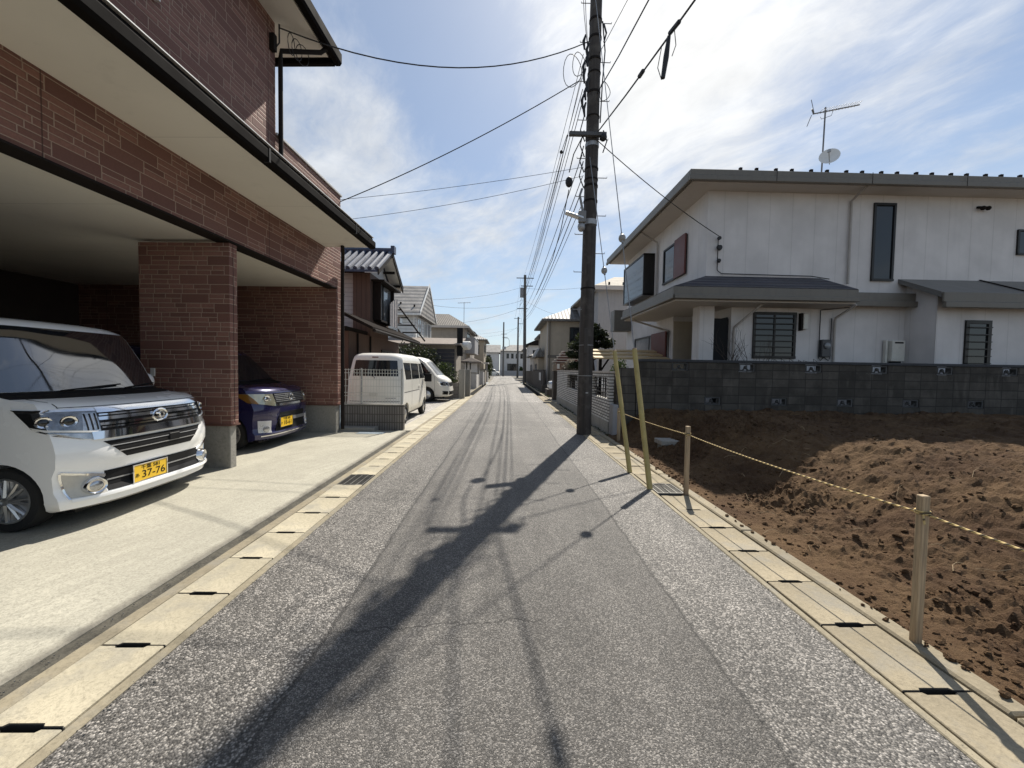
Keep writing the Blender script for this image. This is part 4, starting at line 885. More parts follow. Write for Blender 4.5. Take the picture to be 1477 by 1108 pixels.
# ---------------- white kei wagon in the near bay
def wagon():
    t = thing('parked_car', 'white boxy mini wagon with a chrome grille, nose out of the near garage bay', 'car', (-3.72, 4.25, .03), R(1.2), None, True); t.scale = (1.04, 1.16, 1.0)
    b = Body([(.17, -.06, -3.3, .68, .22, .15), (.2, -.015, -3.36, .715, .17, .15), (.27, 0, -3.38, .735, .17, .15), (.31, -.012, -3.38, .735, .17, .15), (.36, -.04, -3.38, .735, .17, .15), (.5, -.045, -3.39, .74, .17, .15), (.58, -.01, -3.39, .742, .17, .15), (.7, -.005, -3.39, .742, .17, .15), (.78, -.02, -3.39, .742, .17, .15), (.95, -.045, -3.38, .738, .2, .15), (1.06, -.07, -3.36, .733, .23, .15), (1.11, -.105, -3.35, .725, .23, .15), (1.145, -.2, -3.34, .715, .17, .15), (1.17, -.36, -3.34, .705, .2, .15), (1.2, -.56, -3.33, .7, .15, .15), (1.23, -.62, -3.33, .7, .13, .14),
              (1.5, -.74, -3.3, .675, .12, .14), (1.8, -.89, -3.24, .635, .12, .13), (1.87, -.94, -3.22, .62, .13, .13), (1.91, -1.0, -3.16, .59, .15, .13), (1.94, -1.15, -3.05, .53, .18, .13), (1.955, -1.45, -2.8, .42, .2, .13), (1.96, -1.8, -2.4, .2, .1, .1)])
    o = part('body', b.mesh(), PAINTW, t, smooth=True); cut_arches(o, (-.62, -2.75), .285, .73)
    m = MB(); m.box(-3.1, -.2, -.6, .6, .14, .3); part('underbody', m, BLACK, t)
    for x in (-.62, -2.75):
        for sg in (-1, 1): wheel(t, x, sg * .715, .285, sg)
    F = b.F
    part('windshield', b.patch(F, [(-.67, 1.235), (.67, 1.235), (.6, 1.85), (-.6, 1.85)], (24, 10)), WSGLASS, t, smooth=True)
    m = b.patch(F, [(-.7, 1.175), (.7, 1.175), (.68, 1.232), (-.68, 1.232)], (20, 2), .003); part('cowl', m, BLACK, t)
    for a, c in (((-.35, 1.225), (.18, 1.262)), ((.2, 1.225), (.62, 1.258))):
        pa, pb = Vector(F(*a)), Vector(F(*c)); part('wiper', MB().tube([tuple(pa + Vector((.03, 0, .01))), tuple(pb + Vector((.025, 0, .015)))], .008, 6), BLACK, t)
    for sg in (-1, 1):
        for x0, x1, q in ((-1.75, -1.02, 1), (-2.62, -1.85, 1), (-3.1, -2.7, 1)):
            part('side_window', b.patch(lambda x, z, sg=sg: b.Sd(x, z, sg), [(x0, 1.2), (x1 + .1, 1.2), (x1 - .12, 1.74), (x0, 1.74)], (6, 6)), GLASS, t, smooth=True)
        m = MB()
        for x in (-.98, -1.8, -2.66): b.patch(lambda q, z, sg=sg: b.Sd(q, z, sg), [(x - .003, .36), (x + .003, .36), (x + .003, 1.18), (x - .003, 1.18)], (1, 12), .0015, m=m)
        part('door_seam', m, BLACK, t)
        m = MB(); m.ball((-.95, sg * .8, 1.28), .11, 12, 8, (.6, .9, 1.)); part('door_mirror', m, PAINTW, t, smooth=True)
        s = sg
        # headlight: chrome-lined housing, two projector lenses, side wedge
        C = lambda *p: [(s * q, z) for q, z in p]
        hl = sub('headlight', b.patch(F, C((.5, .83), (.8, .9), (.93, 1.075), (.5, 1.06)), (14, 6), .006), M('headlight_dark', (.24, .25, .265), .16, .85, .5, 16.) if 'headlight_dark' not in bpy.data.materials else bpy.data.materials['headlight_dark'], t, smooth=True)
        part('turn_lens', b.patch(F, C((.5, .8), (.62, .82), (.83, .905), (.5, .852)), (10, 2), .01), LENS, hl, smooth=True)
        part('reflector', b.patch(F, C((.505, .875), (.6, .885), (.575, 1.05), (.505, 1.045)), (6, 4), .009), LENS, hl, smooth=True)
        for q in (.508, .535, .562): part('reflector_rib', b.patch(F, C((q + .004, .89), (q + .012, .89), (q + .01, 1.04), (q + .002, 1.04)), (1, 4), .013), BLACK, hl)
        for q in (.645, .745):
            p = Vector(F(s * q, .985)); n = Vector((.85, s * .5, 0)).normalized(); m = MB(); m.disc(tuple(p), n, [(0, .05), (.012, .052), (.02, .046), (.013, .036)], 20); lp = sub('projector_ring', m, CHROME, hl, smooth=True)
            m = MB(); m.disc(tuple(p + n * .006), n, [(0, .036), (.012, .03), (.02, .014)], 20); part('projector', m, GLASS, hl, smooth=True)
        part('eyebrow', b.patch(F, C((.5, 1.06), (.92, 1.075), (.94, 1.088), (.5, 1.082)), (10, 1), .012), CHROME, hl, smooth=True)
        part('light_bar', b.patch(F, C((.52, .862), (.84, .92), (.86, .94), (.52, .878)), (10, 1), .013), WHITEP, hl, smooth=True)
        # fog lamp panel
        fg = sub('fog_lamp', b.patch(F, C((.49, .285), (.68, .3), (.71, .53), (.49, .445)), (8, 4), .006), M('fog_panel', (.5, .48, .43), .35, .1) if 'fog_panel' not in bpy.data.materials else bpy.data.materials['fog_panel'], t, smooth=True)
        part('trim', b.patch(F, C((.48, .44), (.71, .525), (.715, .545), (.48, .465)), (8, 1), .012), CHROME, fg, smooth=True); part('trim', b.patch(F, C((.68, .29), (.69, .29), (.722, .535), (.71, .53)), (1, 4), .01), CHROME, fg, smooth=True)
        p = Vector(F(s * .545, .375)); n = Vector((.93, s * .36, .0)).normalized(); m = MB(); m.disc(tuple(p), n, [(0, .085), (.03, .078), (.05, .066), (.04, .056)], 24); part('bezel', m, CHROME, fg, smooth=True)
        m = MB(); m.disc(tuple(p + n * .03), n, [(0, .055), (.01, .045), (.016, .02)], 20); part('lens', m, LENS, fg, smooth=True)
    # grille
    g = sub('grille', b.patch(F, [(-.5, .835), (.5, .835), (.5, 1.075), (-.5, 1.075)], (20, 6), .005), M('grille_black', (.015, .015, .016), .15, .3), t, smooth=True)
    for z0, z1, e in ((1.042, 1.085, .022), (.972, 1.002, .018), (.925, .948, .018)): part('chrome_bar', b.patch(F, [(-.5, z0), (.5, z0), (.5, z1), (-.5, z1)], (20, 2), e), CHROME, g, smooth=True)
    for z in (1.016, .898): part('slat', b.patch(F, [(-.49, z), (.49, z), (.49, z + .014), (-.49, z + .014)], (20, 1), .011), CHROME, g, smooth=True)
    for s in (-1, 1): part('dark_tip', b.patch(F, [(s * .83, .915), (s * .86, .925), (s * .925, 1.065), (s * .8, 1.06)], (6, 4), .0085), BLACK, t, smooth=True)
    m = MB()
    for k in range(9): a = pi * k / 8; pass
    part('lower_bar', b.patch(F, [(-.56, .8), (.56, .8), (.56, .872), (-.56, .872)], (24, 4), .026), CHROME, g, smooth=True)
    p = Vector(F(.0, .965)) + Vector((.02, 0, 0)); m = MB(); n = 28
    m.tube([(p.x, p.y + .075 * cos(2 * pi * i / n), p.z + .06 * sin(2 * pi * i / n)) for i in range(n + 1)], .012, 6); m.tube([(p.x + .004, p.y - .05, p.z + .018), (p.x + .006, p.y - .012, p.z + .012), (p.x + .006, p.y - .002, p.z - .04)], .011, 6); m.tube([(p.x + .006, p.y - .012, p.z + .012), (p.x + .006, p.y + .03, p.z + .022), (p.x + .006, p.y + .045, p.z + .0), (p.x + .006, p.y + .03, p.z - .022), (p.x + .005, p.y - .002, p.z - .04)], .009, 6); part('emblem', m, CHROME, g, smooth=True)
    lo = sub('lower_opening', b.patch(F, [(-.34, .6), (.34, .6), (.5, .775), (-.5, .775)], (18, 4), .003), BLACK, t)
    for z in (.66, .72): part('slat', b.patch(F, [(-.4 - (z - .66), z), (.4 + (z - .66), z), (.4 + (z - .66), z + .008), (-.4 - (z - .66), z + .008)], (14, 1), .009), GALV, lo)
    m = MB(); q = F(.12, .7); m.box(q[0], q[0] + .012, .07, .19, .665, .745); part('camera_housing', m, GRAY if False else BLACK, lo, bev=.006)
    it = sub('intake', b.patch(F, [(-.48, .3), (.48, .3), (.48, .49), (-.48, .49)], (20, 4), .003), BLACK, t)
    part('slat', b.patch(F, [(-.47, .395), (.47, .395), (.47, .407), (-.47, .407)], (16, 1), .009), GALV, it)
    m = MB(); q = F(0, .27); part('bumper_lip', b.patch(F, [(-.68, .265), (.68, .265), (.68, .29), (-.68, .29)], (24, 2), .012), PAINTW, t, smooth=True)
    q = F(-.02, .4); plate(t, (q[0] + .03, -.12, .39), (0, 1, 0), (1, 0, 0), '千葉 581', '37-76', 'あ')
    m = b.patch(F, [(-.66, 1.102), (.66, 1.102), (.66, 1.107), (-.66, 1.107)], (24, 1), .0015); part('bonnet_seam', m, BLACK, t)
    m = MB()
    for sg in (-1, 1): b.patch(F, [(sg * .655, 1.1), (sg * .66, 1.1), (sg * .64, 1.2), (sg * .635, 1.2)], (1, 8), .0015, m=m)
    part('bonnet_seam', m, BLACK, t)
wagon()

# ---------------- violet blue kei car in the far bay
def bluecar():
    t = thing('parked_car', 'shiny violet-blue mini car half hidden behind the brick pillar in the far bay', 'car', (-4.16, 7.62, .03), R(.3), None, True); t.scale = (1.04, 1.2, 1.07)
    b = Body([(.15, -.07, -3.3, .68, .22, .15), (.19, -.01, -3.36, .71, .17, .15), (.27, .0, -3.38, .73, .17, .15), (.31, -.03, -3.38, .735, .17, .15), (.5, -.035, -3.39, .735, .17, .15), (.68, -.01, -3.39, .735, .17, .15), (.8, -.03, -3.39, .735, .2, .15), (.95, -.07, -3.36, .728, .24, .15), (1.0, -.1, -3.35, .72, .24, .15), (1.04, -.2, -3.34, .71, .17, .15), (1.08, -.45, -3.34, .7, .2, .15), (1.11, -.62, -3.33, .695, .15, .15),
              (1.14, -.68, -3.33, .69, .14, .14), (1.4, -.95, -3.3, .66, .13, .14), (1.62, -1.16, -3.24, .62, .13, .13), (1.68, -1.24, -3.2, .59, .15, .13), (1.72, -1.45, -3.05, .5, .18, .13), (1.74, -1.8, -2.6, .3, .2, .13)])
    o = part('body', b.mesh(), PAINTB, t, smooth=True); cut_arches(o, (-.62, -2.7), .28, .73); F = b.F
    m = MB(); m.box(-3.1, -.2, -.6, .6, .12, .3); part('underbody', m, BLACK, t)
    for x in (-.62, -2.7):
        for sg in (-1, 1): wheel(t, x, sg * .71, .28, sg)
    part('windshield', b.patch(F, [(-.62, 1.145), (.62, 1.145), (.55, 1.6), (-.55, 1.6)], (20, 8)), GLASS, t, smooth=True)
    part('cowl', b.patch(F, [(-.68, 1.085), (.68, 1.085), (.66, 1.14), (-.66, 1.14)], (20, 2), .003), BLACK, t)
    pa = Vector(F(-.2, 1.13)); part('wiper', MB().tube([tuple(pa + Vector((.03, 0, .01))), tuple(Vector(F(.4, 1.16)) + Vector((.03, 0, .01)))], .008, 6), BLACK, t)
    for s in (-1, 1):
        C = lambda *p: [(s * q, z) for q, z in p]
        for x0, x1 in ((-1.85, -1.2), (-2.75, -1.95)): part('side_window', b.patch(lambda x, z, sg=s: b.Sd(x, z, sg), [(x0, 1.1), (x1 + .2, 1.1), (x1 - .1, 1.56), (x0, 1.56)], (6, 6)), GLASS, t, smooth=True)
        hl = sub('headlight', b.patch(F, C((.4, .72), (.78, .8), (.95, .95), (.42, .93)), (14, 6), .008), M('headlight_gold', (.5, .48, .36), .12, .7) if 'headlight_gold' not in bpy.data.materials else bpy.data.materials['headlight_gold'], t, smooth=True)
        part('turn_lens', b.patch(F, C((.66, .775), (.78, .8), (.95, .95), (.72, .935)), (8, 4), .011), M('amber_lens', (.2, .1, .02), .15), hl, smooth=True)
        p = Vector(F(s * .54, .85)); n = Vector((.95, s * .3, 0)).normalized(); m = MB(); m.disc(tuple(p), n, [(0, .06), (.02, .06), (.012, .04), (.02, .02)], 20); part('projector', m, CHROME, hl, smooth=True)
        fg = sub('fog_lamp', b.patch(F, C((.5, .28), (.68, .3), (.68, .5), (.48, .48)), (8, 4), .006), M('fog_silver', (.6, .6, .6), .3, .3) if 'fog_silver' not in bpy.data.materials else bpy.data.materials['fog_silver'], t, smooth=True)
        part('lens', MB().disc(tuple(Vector(F(s * .57, .35))), n, [(0, .055), (.02, .05), (.026, .02)], 18), LENS, fg, smooth=True)
        m = MB(); m.ball((-1.1, s * .8, 1.2), .1, 12, 8, (.6, .9, .9)); part('door_mirror', m, PAINTB, t, smooth=True)
    g = sub('grille', b.patch(F, [(-.4, .76), (.4, .76), (.4, .94), (-.4, .94)], (20, 6), .005), M('grille_dark', (.02, .02, .022), .3, .3), t, smooth=True)
    for z in (.79, .82, .85, .88, .91): part('slat', b.patch(F, [(-.39, z), (.39, z), (.39, z + .008), (-.39, z + .008)], (16, 1), .01), GALV, g)
    part('chrome_bar', b.patch(F, [(-.42, .72), (.42, .72), (.42, .757), (-.42, .757)], (20, 2), .016), CHROME, g, smooth=True)
    p = Vector(F(0, .86)) + Vector((.02, 0, 0)); m = MB()
    m.tube([(p.x, p.y + .05 * cos(2 * pi * i / 20), p.z + .05 * sin(2 * pi * i / 20)) for i in range(21)], .009, 6); m.tube([(p.x, p.y + .03, p.z + .025), (p.x, p.y - .03, p.z + .012), (p.x, p.y + .03, p.z - .012), (p.x, p.y - .03, p.z - .025)], .008, 6); part('emblem', m, CHROME, g, smooth=True)
    it = sub('intake', b.patch(F, [(-.42, .29), (.42, .29), (.4, .6), (-.3, .6)], (18, 4), .003), BLACK, t)
    part('bumper_bar', b.patch(F, [(-.08, .44), (.42, .44), (.42, .5), (-.08, .5)], (12, 2), .014), M('bar_grey', (.22, .22, .23), .4, .3), it, smooth=True)
    part('lip', b.patch(F, [(-.66, .235), (.66, .235), (.66, .252), (-.66, .252)], (24, 1), .012), CHROME, t, smooth=True)
    q = F(0, .43); plate(t, (q[0] + .03, -.16, .43), (0, 1, 0), (1, 0, 0), '千葉 580', '18-61', 'き')
    part('bonnet_seam', b.patch(F, [(-.64, .962), (.64, .962), (.64, .967), (-.64, .967)], (24, 1), .0015), BLACK, t)
bluecar()

# ---------------- white kei van seen from behind
def keivan():
    t = thing('parked_van', 'white boxy mini van seen from behind, close behind the mesh fence', 'van', (-3.43, 13.5, .0), R(90), None, True)
    L = -3.36
    b = Body([(.26, -.1, L + .1, .66, .2, .1), (.32, -.02, L + .02, .715, .22, .12), (.45, .0, L, .735, .22, .12), (.62, -.03, L + .01, .74, .22, .12), (.66, -.04, L + .03, .74, .22, .12), (.95, -.08, L + .05, .74, .22, .13), (1.1, -.16, L + .06, .738, .22, .14), (1.22, -.3, L + .08, .73, .2, .14), (1.5, -.5, L + .13, .7, .18, .15), (1.74, -.68, L + .18, .665, .17, .16), (1.83, -.78, L + .21, .64, .18, .17), (1.89, -.9, L + .27, .6, .2, .18), (1.925, -1.1, L + .38, .53, .22, .2), (1.94, -1.4, L + .6, .4, .22, .2), (1.945, -1.8, L + 1., .2, .1, .1)], 4.)
    o = part('body', b.mesh(), PAINTW2, t, smooth=True); cut_arches(o, (-.45, -2.84), .27, .73); B = b.B
    m = MB(); m.box(-3.1, -.2, -.6, .6, .2, .34); part('underbody', m, BLACK, t)
    for x in (-.45, -2.84):
        for sg in (-1, 1): wheel(t, x, sg * .715, .27, sg, 6, True)
    part('rear_window', b.patch(B, [(-.6, 1.31), (.6, 1.31), (.55, 1.73), (-.55, 1.73)], (16, 6)), GLASS, t, smooth=True)
    part('tailgate_seam', b.patch(B, [(-.66, .64), (.66, .64), (.66, .652), (-.66, .652)], (16, 1), .002), BLACK, t)
    part('stop_lamp', b.patch(B, [(-.06, 1.8), (.1, 1.8), (.1, 1.825), (-.06, 1.825)], (4, 1), .01), REDBR, t)
    q = Vector(B(.0, 1.3)); part('wiper', MB().tube([(q.x - .02, 0.0, 1.25), (q.x - .025, .02, 1.3), (q.x - .0, .35, 1.42)], .011, 6), BLACK, t)
    part('tailgate_handle', b.patch(B, [(-.1, .78), (.12, .78), (.12, .88), (-.1, .88)], (4, 3), .012), M('handle_white', (.6, .58, .52), .5), t)
    part('rear_badge', b.patch(B, [(-.56, .72), (-.3, .72), (-.3, .745), (-.56, .745)], (4, 1), .004), GALV, t)
    part('windshield', b.patch(b.F, [(-.6, 1.24), (.6, 1.24), (.54, 1.72), (-.54, 1.72)], (16, 6)), GLASS, t, smooth=True)
    for sg in (-1, 1):
        for (x0, x1, xt) in ((-3.0, -2.28, -2.28), (-2.2, -1.28, -1.28), (-1.18, -.52, -.75)):
            part('side_window', b.patch(lambda x, z, sg=sg: b.Sd(x, z, sg), [(x0 + (.1 if x0 < -2.9 else 0), 1.22), (x1, 1.22), (xt, 1.68), (x0, 1.68)], (6, 6)), GLASS, t, smooth=True)
        m = MB()
        for x in (-2.24, -1.23, -.48): b.patch(lambda x_, z, sg=sg: b.Sd(x_, z, sg), [(x - .005, .35), (x + .005, .35), (x + .005, 1.78), (x - .005, 1.78)], (1, 12), .0015, m=m)
        b.patch(lambda x_, z, sg=sg: b.Sd(x_, z, sg), [(-3.1, .86), (-1.3, .86), (-1.3, .885), (-3.1, .885)], (10, 1), .002, m=m)
        part('door_seam', m, M('seam_grey', (.12, .12, .115), .6), t)
        part('door_handle', MB().box(-1.4, -1.28, sg * .735, sg * .765, .97, 1.01), PAINTW2, t, bev=.005)
        m = MB(); m.box(-.72, -.62, sg * .78, sg * 1.0, 1.1, 1.36); m.tube([(-.6, sg * .7, 1.15), (-.66, sg * .85, 1.15)], .02, 6); part('door_mirror', m, BLACK, t, bev=.03)
        part('tail_lamp', b.patch(B, [(sg * .56, .36), (sg * .72, .36), (sg * .72, .52), (sg * .56, .52)], (6, 4), .006), M('red_lens', (.25, .015, .01), .2), t, smooth=True)
keivan()

# ---------------- larger white van, nose to the road
def bigvan():
    t = thing('parked_van', 'larger white van with a sloping nose pointing at the road, beyond the mini van', 'van', (-2.45, 18.35, 0), 0, None, True)
    b = Body([(.24, -.12, -4.6, .78, .3, .15), (.3, -.02, -4.66, .83, .32, .15), (.45, .0, -4.68, .845, .34, .15), (.62, -.03, -4.69, .85, .34, .15), (.85, -.07, -4.69, .85, .36, .15), (1.0, -.14, -4.68, .848, .36, .15), (1.12, -.3, -4.68, .845, .3, .15), (1.2, -.45, -4.67, .84, .24, .15), (1.5, -.72, -4.64, .8, .2, .15), (1.85, -1.04, -4.58, .75, .2, .15), (1.97, -1.2, -4.5, .7, .22, .16), (2.05, -1.5, -4.35, .6, .25, .2), (2.08, -2., -3.9, .4, .25, .2)])
    o = part('body', b.mesh(), PAINTW2, t, smooth=True); cut_arches(o, (-1.1, -3.7), .33, .84); F = b.F
    m = MB(); m.box(-4.3, -.3, -.7, .7, .18, .34); part('underbody', m, BLACK, t)
    for x in (-1.1, -3.7):
        for sg in (-1, 1): wheel(t, x, sg * .825, .33, sg, 6, True)
    part('windshield', b.patch(F, [(-.74, 1.23), (.74, 1.23), (.66, 1.88), (-.66, 1.88)], (16, 8)), GLASSB, t, smooth=True)
    part('grille', b.patch(F, [(-.45, .72), (.45, .72), (.5, .9), (-.5, .9)], (14, 4)), BLACK, t); part('intake', b.patch(F, [(-.6, .34), (.6, .34), (.6, .5), (-.6, .5)], (14, 4)), BLACK, t)
    for s in (-1, 1):
        C = lambda *p: [(s * q, z) for q, z in p]
        hl = sub('headlight', b.patch(F, C((.5, .74), (.92, .76), (1.0, .94), (.52, .92)), (12, 4), .008), LENS, t, smooth=True)
        for q in (.62, .8): part('reflector', b.patch(F, C((q, .79), (q + .08, .79), (q + .08, .88), (q, .88)), (4, 4), .012), BLACK, hl)
        part('fog_recess', b.patch(F, C((.66, .34), (.86, .36), (.86, .52), (.66, .5)), (6, 3), .005), BLACK, t)
        for x0, x1, xt in ((-1.75, -.85, -1.3), (-3.0, -1.9, -1.9), (-4.4, -3.1, -3.1)): part('side_window', b.patch(lambda x, z, sg=s: b.Sd(x, z, sg), [(x0, 1.2), (x1, 1.2), (xt, 1.78), (x0, 1.78)], (6, 6)), GLASS, t, smooth=True)
        m = MB()
        for x in (-.72, -1.82, -3.05): b.patch(lambda x_, z, sg=s: b.Sd(x_, z, sg), [(x - .006, .4), (x + .006, .4), (x + .006, 1.2), (x - .006, 1.2)], (1, 8), .0015, m=m)
        part('door_seam', m, bpy.data.materials['seam_grey'], t)
        m = MB(); m.box(-1.0, -.9, s * .9, s * 1.12, 1.15, 1.4); m.tube([(-.95, s * .8, 1.2), (-.95, s * .95, 1.2)], .025, 6); part('door_mirror', m, BLACK, t, bev=.03)
bigvan()
def farcar(label, cat, loc, rz, paint, L, H, w):
    t = thing('parked_car', label, cat, loc, rz, None, True); k = H / 1.75
    b = Body([(.2, -.05, -L + .05, w - .05, .25, .15), (.3, 0, -L, w, .28, .2), (.7, -.02, -L, w + .01, .28, .2), (.95 * k, -.1, -L + .02, w, .32, .2), (1.05 * k, -.4, -L + .03, w - .02, .28, .2), (1.1 * k, -.7, -L + .04, w - .03, .2, .2), (1.6 * k, -1.15, -L + .2, w - .12, .2, .2), (1.7 * k, -1.4, -L + .35, w - .25, .2, .2), (1.75 * k, -1.9, -L + .8, w - .4, .15, .15)])
    o = part('body', b.mesh(), paint, t, smooth=True); cut_arches(o, (-.65, -L + .7), .29, w)
    for x in (-.65, -L + .7):
        for sg in (-1, 1): wheel(t, x, sg * (w - .015), .29, sg, 6, True)
    F = b.F; part('windshield', b.patch(F, [(-w + .12, 1.12 * k), (w - .12, 1.12 * k), (w - .2, 1.56 * k), (-w + .2, 1.56 * k)], (12, 5)), GLASS, t, smooth=True)
    part('grille', b.patch(F, [(-.4, .62), (.4, .62), (.4, .78), (-.4, .78)], (8, 3)), BLACK, t); part('intake', b.patch(F, [(-.5, .3), (.5, .3), (.5, .45), (-.5, .45)], (8, 3)), BLACK, t)
    for s in (-1, 1):
        C = lambda *p: [(s * q, z) for q, z in p]
        part('headlight', b.patch(F, C((.45, .65), (w + .05, .7), (w + .14, .84), (.45, .8)), (8, 3), .008), LENS, t, smooth=True)
        for x0, x1 in ((-2.0, -1.25), (-2.9, -2.1)): part('side_window', b.patch(lambda x, z, sg=s: b.Sd(x, z, sg), [(x0, 1.1 * k), (x1 + .25, 1.1 * k), (x1 - .1, 1.52 * k), (x0, 1.52 * k)], (5, 4)), GLASS, t, smooth=True)
        m = MB(); m.ball((-1.15, s * (w + .08), 1.15 * k), .1, 10, 6, (.6, .9, .9)); part('door_mirror', m, paint, t, smooth=True)
    return t
farcar('dark purple car under the carport roof down the left side', 'car', (-2.55, 27.6, 0), 0, PAINTK, 3.9, 1.72, .8)
farcar('white car peeking out of a driveway on the right, beyond the dark gate post', 'car', (2.75, 24.6, 0), R(180), PAINTW, 3.6, 1.5, .76)

# ================================================================== NEIGHBOURS DOWN THE LEFT SIDE
def foliage(n, clumps, size, seed=1, flat=.0):
    """many small leaf faces gathered in uneven clumps: clumps = [(centre, radii)]"""
    r = np.random.default_rng(seed); m = MB(); vol = np.array([c[1][0] * c[1][1] * c[1][2] for c in clumps]) ** .75; pr = vol / vol.sum(); vs = []; fs = []
    for k in range(n):
        c, rad = clumps[r.choice(len(clumps), p=pr)]; d = r.normal(0, 1, 3); d /= np.linalg.norm(d); q = r.random() ** .42
        p = np.array(c) + d * np.array(rad) * q * r.uniform(.8, 1.15); a = r.normal(0, 1, 3); a[2] *= (1 - flat); a /= np.linalg.norm(a); b = np.cross(a, r.normal(0, 1, 3)); b /= np.linalg.norm(b); s = size * r.uniform(.6, 1.4)
        i = len(vs); vs += [tuple(p - a * s), tuple(p + b * s * .45), tuple(p + a * s), tuple(p - b * s * .45)]; fs.append((i, i + 1, i + 2, i + 3))
    m.v = vs; m.f = fs; return m

# low ribbed-block wall with mesh fence behind the driveway
t = thing('mesh_fence', 'steel wire mesh fence on a low ribbed block wall behind the driveway', 'fence', (-3.3, 9.45, 0))
m = MB(); m.box(-4.3, -2.45, 9.4, 9.52, -.05, .62); part('base_wall', m, RIB, t, bev=.006)
m = MB(); m.box(-4.3, -2.44, 9.39, 9.53, .621, .645); part('coping', m, CONC, t)
m = MB()
for k in range(27): x = -4.28 + k * .068; m.box(x - .005, x + .005, 9.452, 9.458, .66, 1.5)
for z in (.68, .84, .92, 1.08, 1.24, 1.4, 1.48): m.box(-4.28, -2.48, 9.446, 9.4515, z - .006, z + .006); 
part('mesh_panel', m, M('pale_mesh_coating', (.55, .55, .5), .5), t)
for x in (-2.52, -3.5): part('post', MB().tube([(x, 9.48, .63), (x, 9.48, 1.52)], .02, 8), GALV, t)

def wall_house(name, label, x0, x1, y0, y1, ze, h, axis, wall, roof, over=.5, ins=(0, 0), zb=-.05, th=.15, cat='house'):
    t = thing(name, label, cat, ((x0 + x1) / 2, (y0 + y1) / 2, 0)); m = MB(); m.box(x0, x1, y0, y1, zb, ze - .01)
    if ins[0] == 0:                                       # gable infill
        if axis == 'x': yc = (y0 + y1) / 2; m.prism([(y0, ze - .0101), (y1, ze - .0101), (yc, ze + h * .86)], 'x', x0, x1)
        else: xc = (x0 + x1) / 2; m.prism([(x0, ze - .0101), (x1, ze - .0101), (xc, ze + h * .86)], 'y', y0, y1)
    part('wall', m, wall, t)
    r = sub('roof', roof_mesh(x0 - over, x1 + over, y0 - over, y1 + over, ze + th * .5, h, axis, *ins, th=th), roof, t)
    return t, r

# brown house with blue glazed tiles
t = thing('brown_house', 'weathered brown sided house with a blue glazed tile gable roof', 'house', (-6, 14, 0))
x2 = -4.62; ya, yb = 13.3, 15.35
m = MB(); m.box(-5.2, x2, ya, yb, 2.6, 4.75); m.prism([(ya, 4.7501), (yb, 4.7501), ((ya + yb) / 2, 5.6)], 'x', -7.5, x2 - .12); m.box(-9, -4.66, 11.6, 17.0, 0, 2.62); part('wall', m, BROWNS, t)
m = MB(); m.box(-9.0, -5.201, ya + .1, yb, 2.6, 4.75); part('wing_wall', m, GREYS, t)
m = MB(); m.prism([(ya + .05, 4.752), (yb - .05, 4.752), ((ya + yb) / 2, 5.57)], 'x', x2 - .118, x2 - .005); part('gable_panel', m, OFFW, t)
yc = (ya + yb) / 2; e0, e1, zr, ze = ya - .55, yb + .45, 5.72, 4.72
m = MB()
for sgn, ye in ((0, e0), (1, e1)): m.add([(-9.2, ye, ze), (x2 + .42, ye, ze), (x2 + .42, yc, zr), (-9.2, yc, zr), (-9.2, ye, ze - .07), (x2 + .42, ye, ze - .07), (x2 + .42, yc, zr - .07), (-9.2, yc, zr - .07)], [(0, 1, 2, 3), (4, 7, 6, 5), (0, 4, 5, 1), (1, 5, 6, 2), (2, 6, 7, 3), (3, 7, 4, 0)])
for k in range(22):
    x = -9.15 + k * .235
    for ye in (e0, e1):
        m.tube([(x, ye, ze + .04), (x, yc, zr + .04)], .075, 8)
m.tube([(-9.2, yc, zr + .09), (x2 + .47, yc, zr + .09)], .1, 8); m.box(x2 + .42, x2 + .55, yc - .12, yc + .12, zr - .02, zr + .24); rf = sub('roof', m, BLUETILE, t)
m = MB()
for ye in (e0, e1): m.add([(x2 + .43, ye, ze - .16), (x2 + .47, ye, ze - .16), (x2 + .47, yc, zr - .12), (x2 + .43, yc, zr - .12), (x2 + .43, ye, ze + .02), (x2 + .47, ye, ze + .02), (x2 + .47, yc, zr + .06), (x2 + .43, yc, zr + .06)], [(0, 1, 2, 3), (4, 7, 6, 5), (0, 4, 5, 1), (1, 5, 6, 2), (2, 6, 7, 3), (3, 7, 4, 0)])
part('bargeboard', m, DKMETAL, rf)
m = MB()
for ye in (e0, e1): m.add([(x2 + .01, ye, ze - .09), (x2 + .42, ye, ze - .09), (x2 + .42, yc, zr - .09), (x2 + .01, yc, zr - .09), (x2 + .01, ye, ze - .074), (x2 + .42, ye, ze - .074), (x2 + .42, yc, zr - .074), (x2 + .01, yc, zr - .074)], [(0, 1, 2, 3), (4, 7, 6, 5), (0, 4, 5, 1), (1, 5, 6, 2), (2, 6, 7, 3), (3, 7, 4, 0)])
part('verge_soffit', m, WHITEP, rf)
for y in (14.7, 15.45): part('purlin_end', MB().box(x2, x2 + .41, y, y + .1, 4.72 + (.35 if y < 15 else 0), 4.8 + (.35 if y < 15 else 0)), DKMETAL, rf)
m = MB(); m.add([(-3.78, 11.1, 2.7), (-3.78, 17.25, 2.7), (-4.7, 17.25, 3.15), (-4.7, 11.1, 3.15), (-3.78, 11.1, 2.62), (-3.78, 17.25, 2.62), (-4.7, 17.25, 3.05), (-4.7, 11.1, 3.05)], [(0, 1, 2, 3), (4, 7, 6, 5), (0, 4, 5, 1), (1, 5, 6, 2), (2, 6, 7, 3), (3, 7, 4, 0)]); lr = sub('lower_roof', m, M('dull_black_roof', (.02, .016, .014), .95, spec=.05), t)
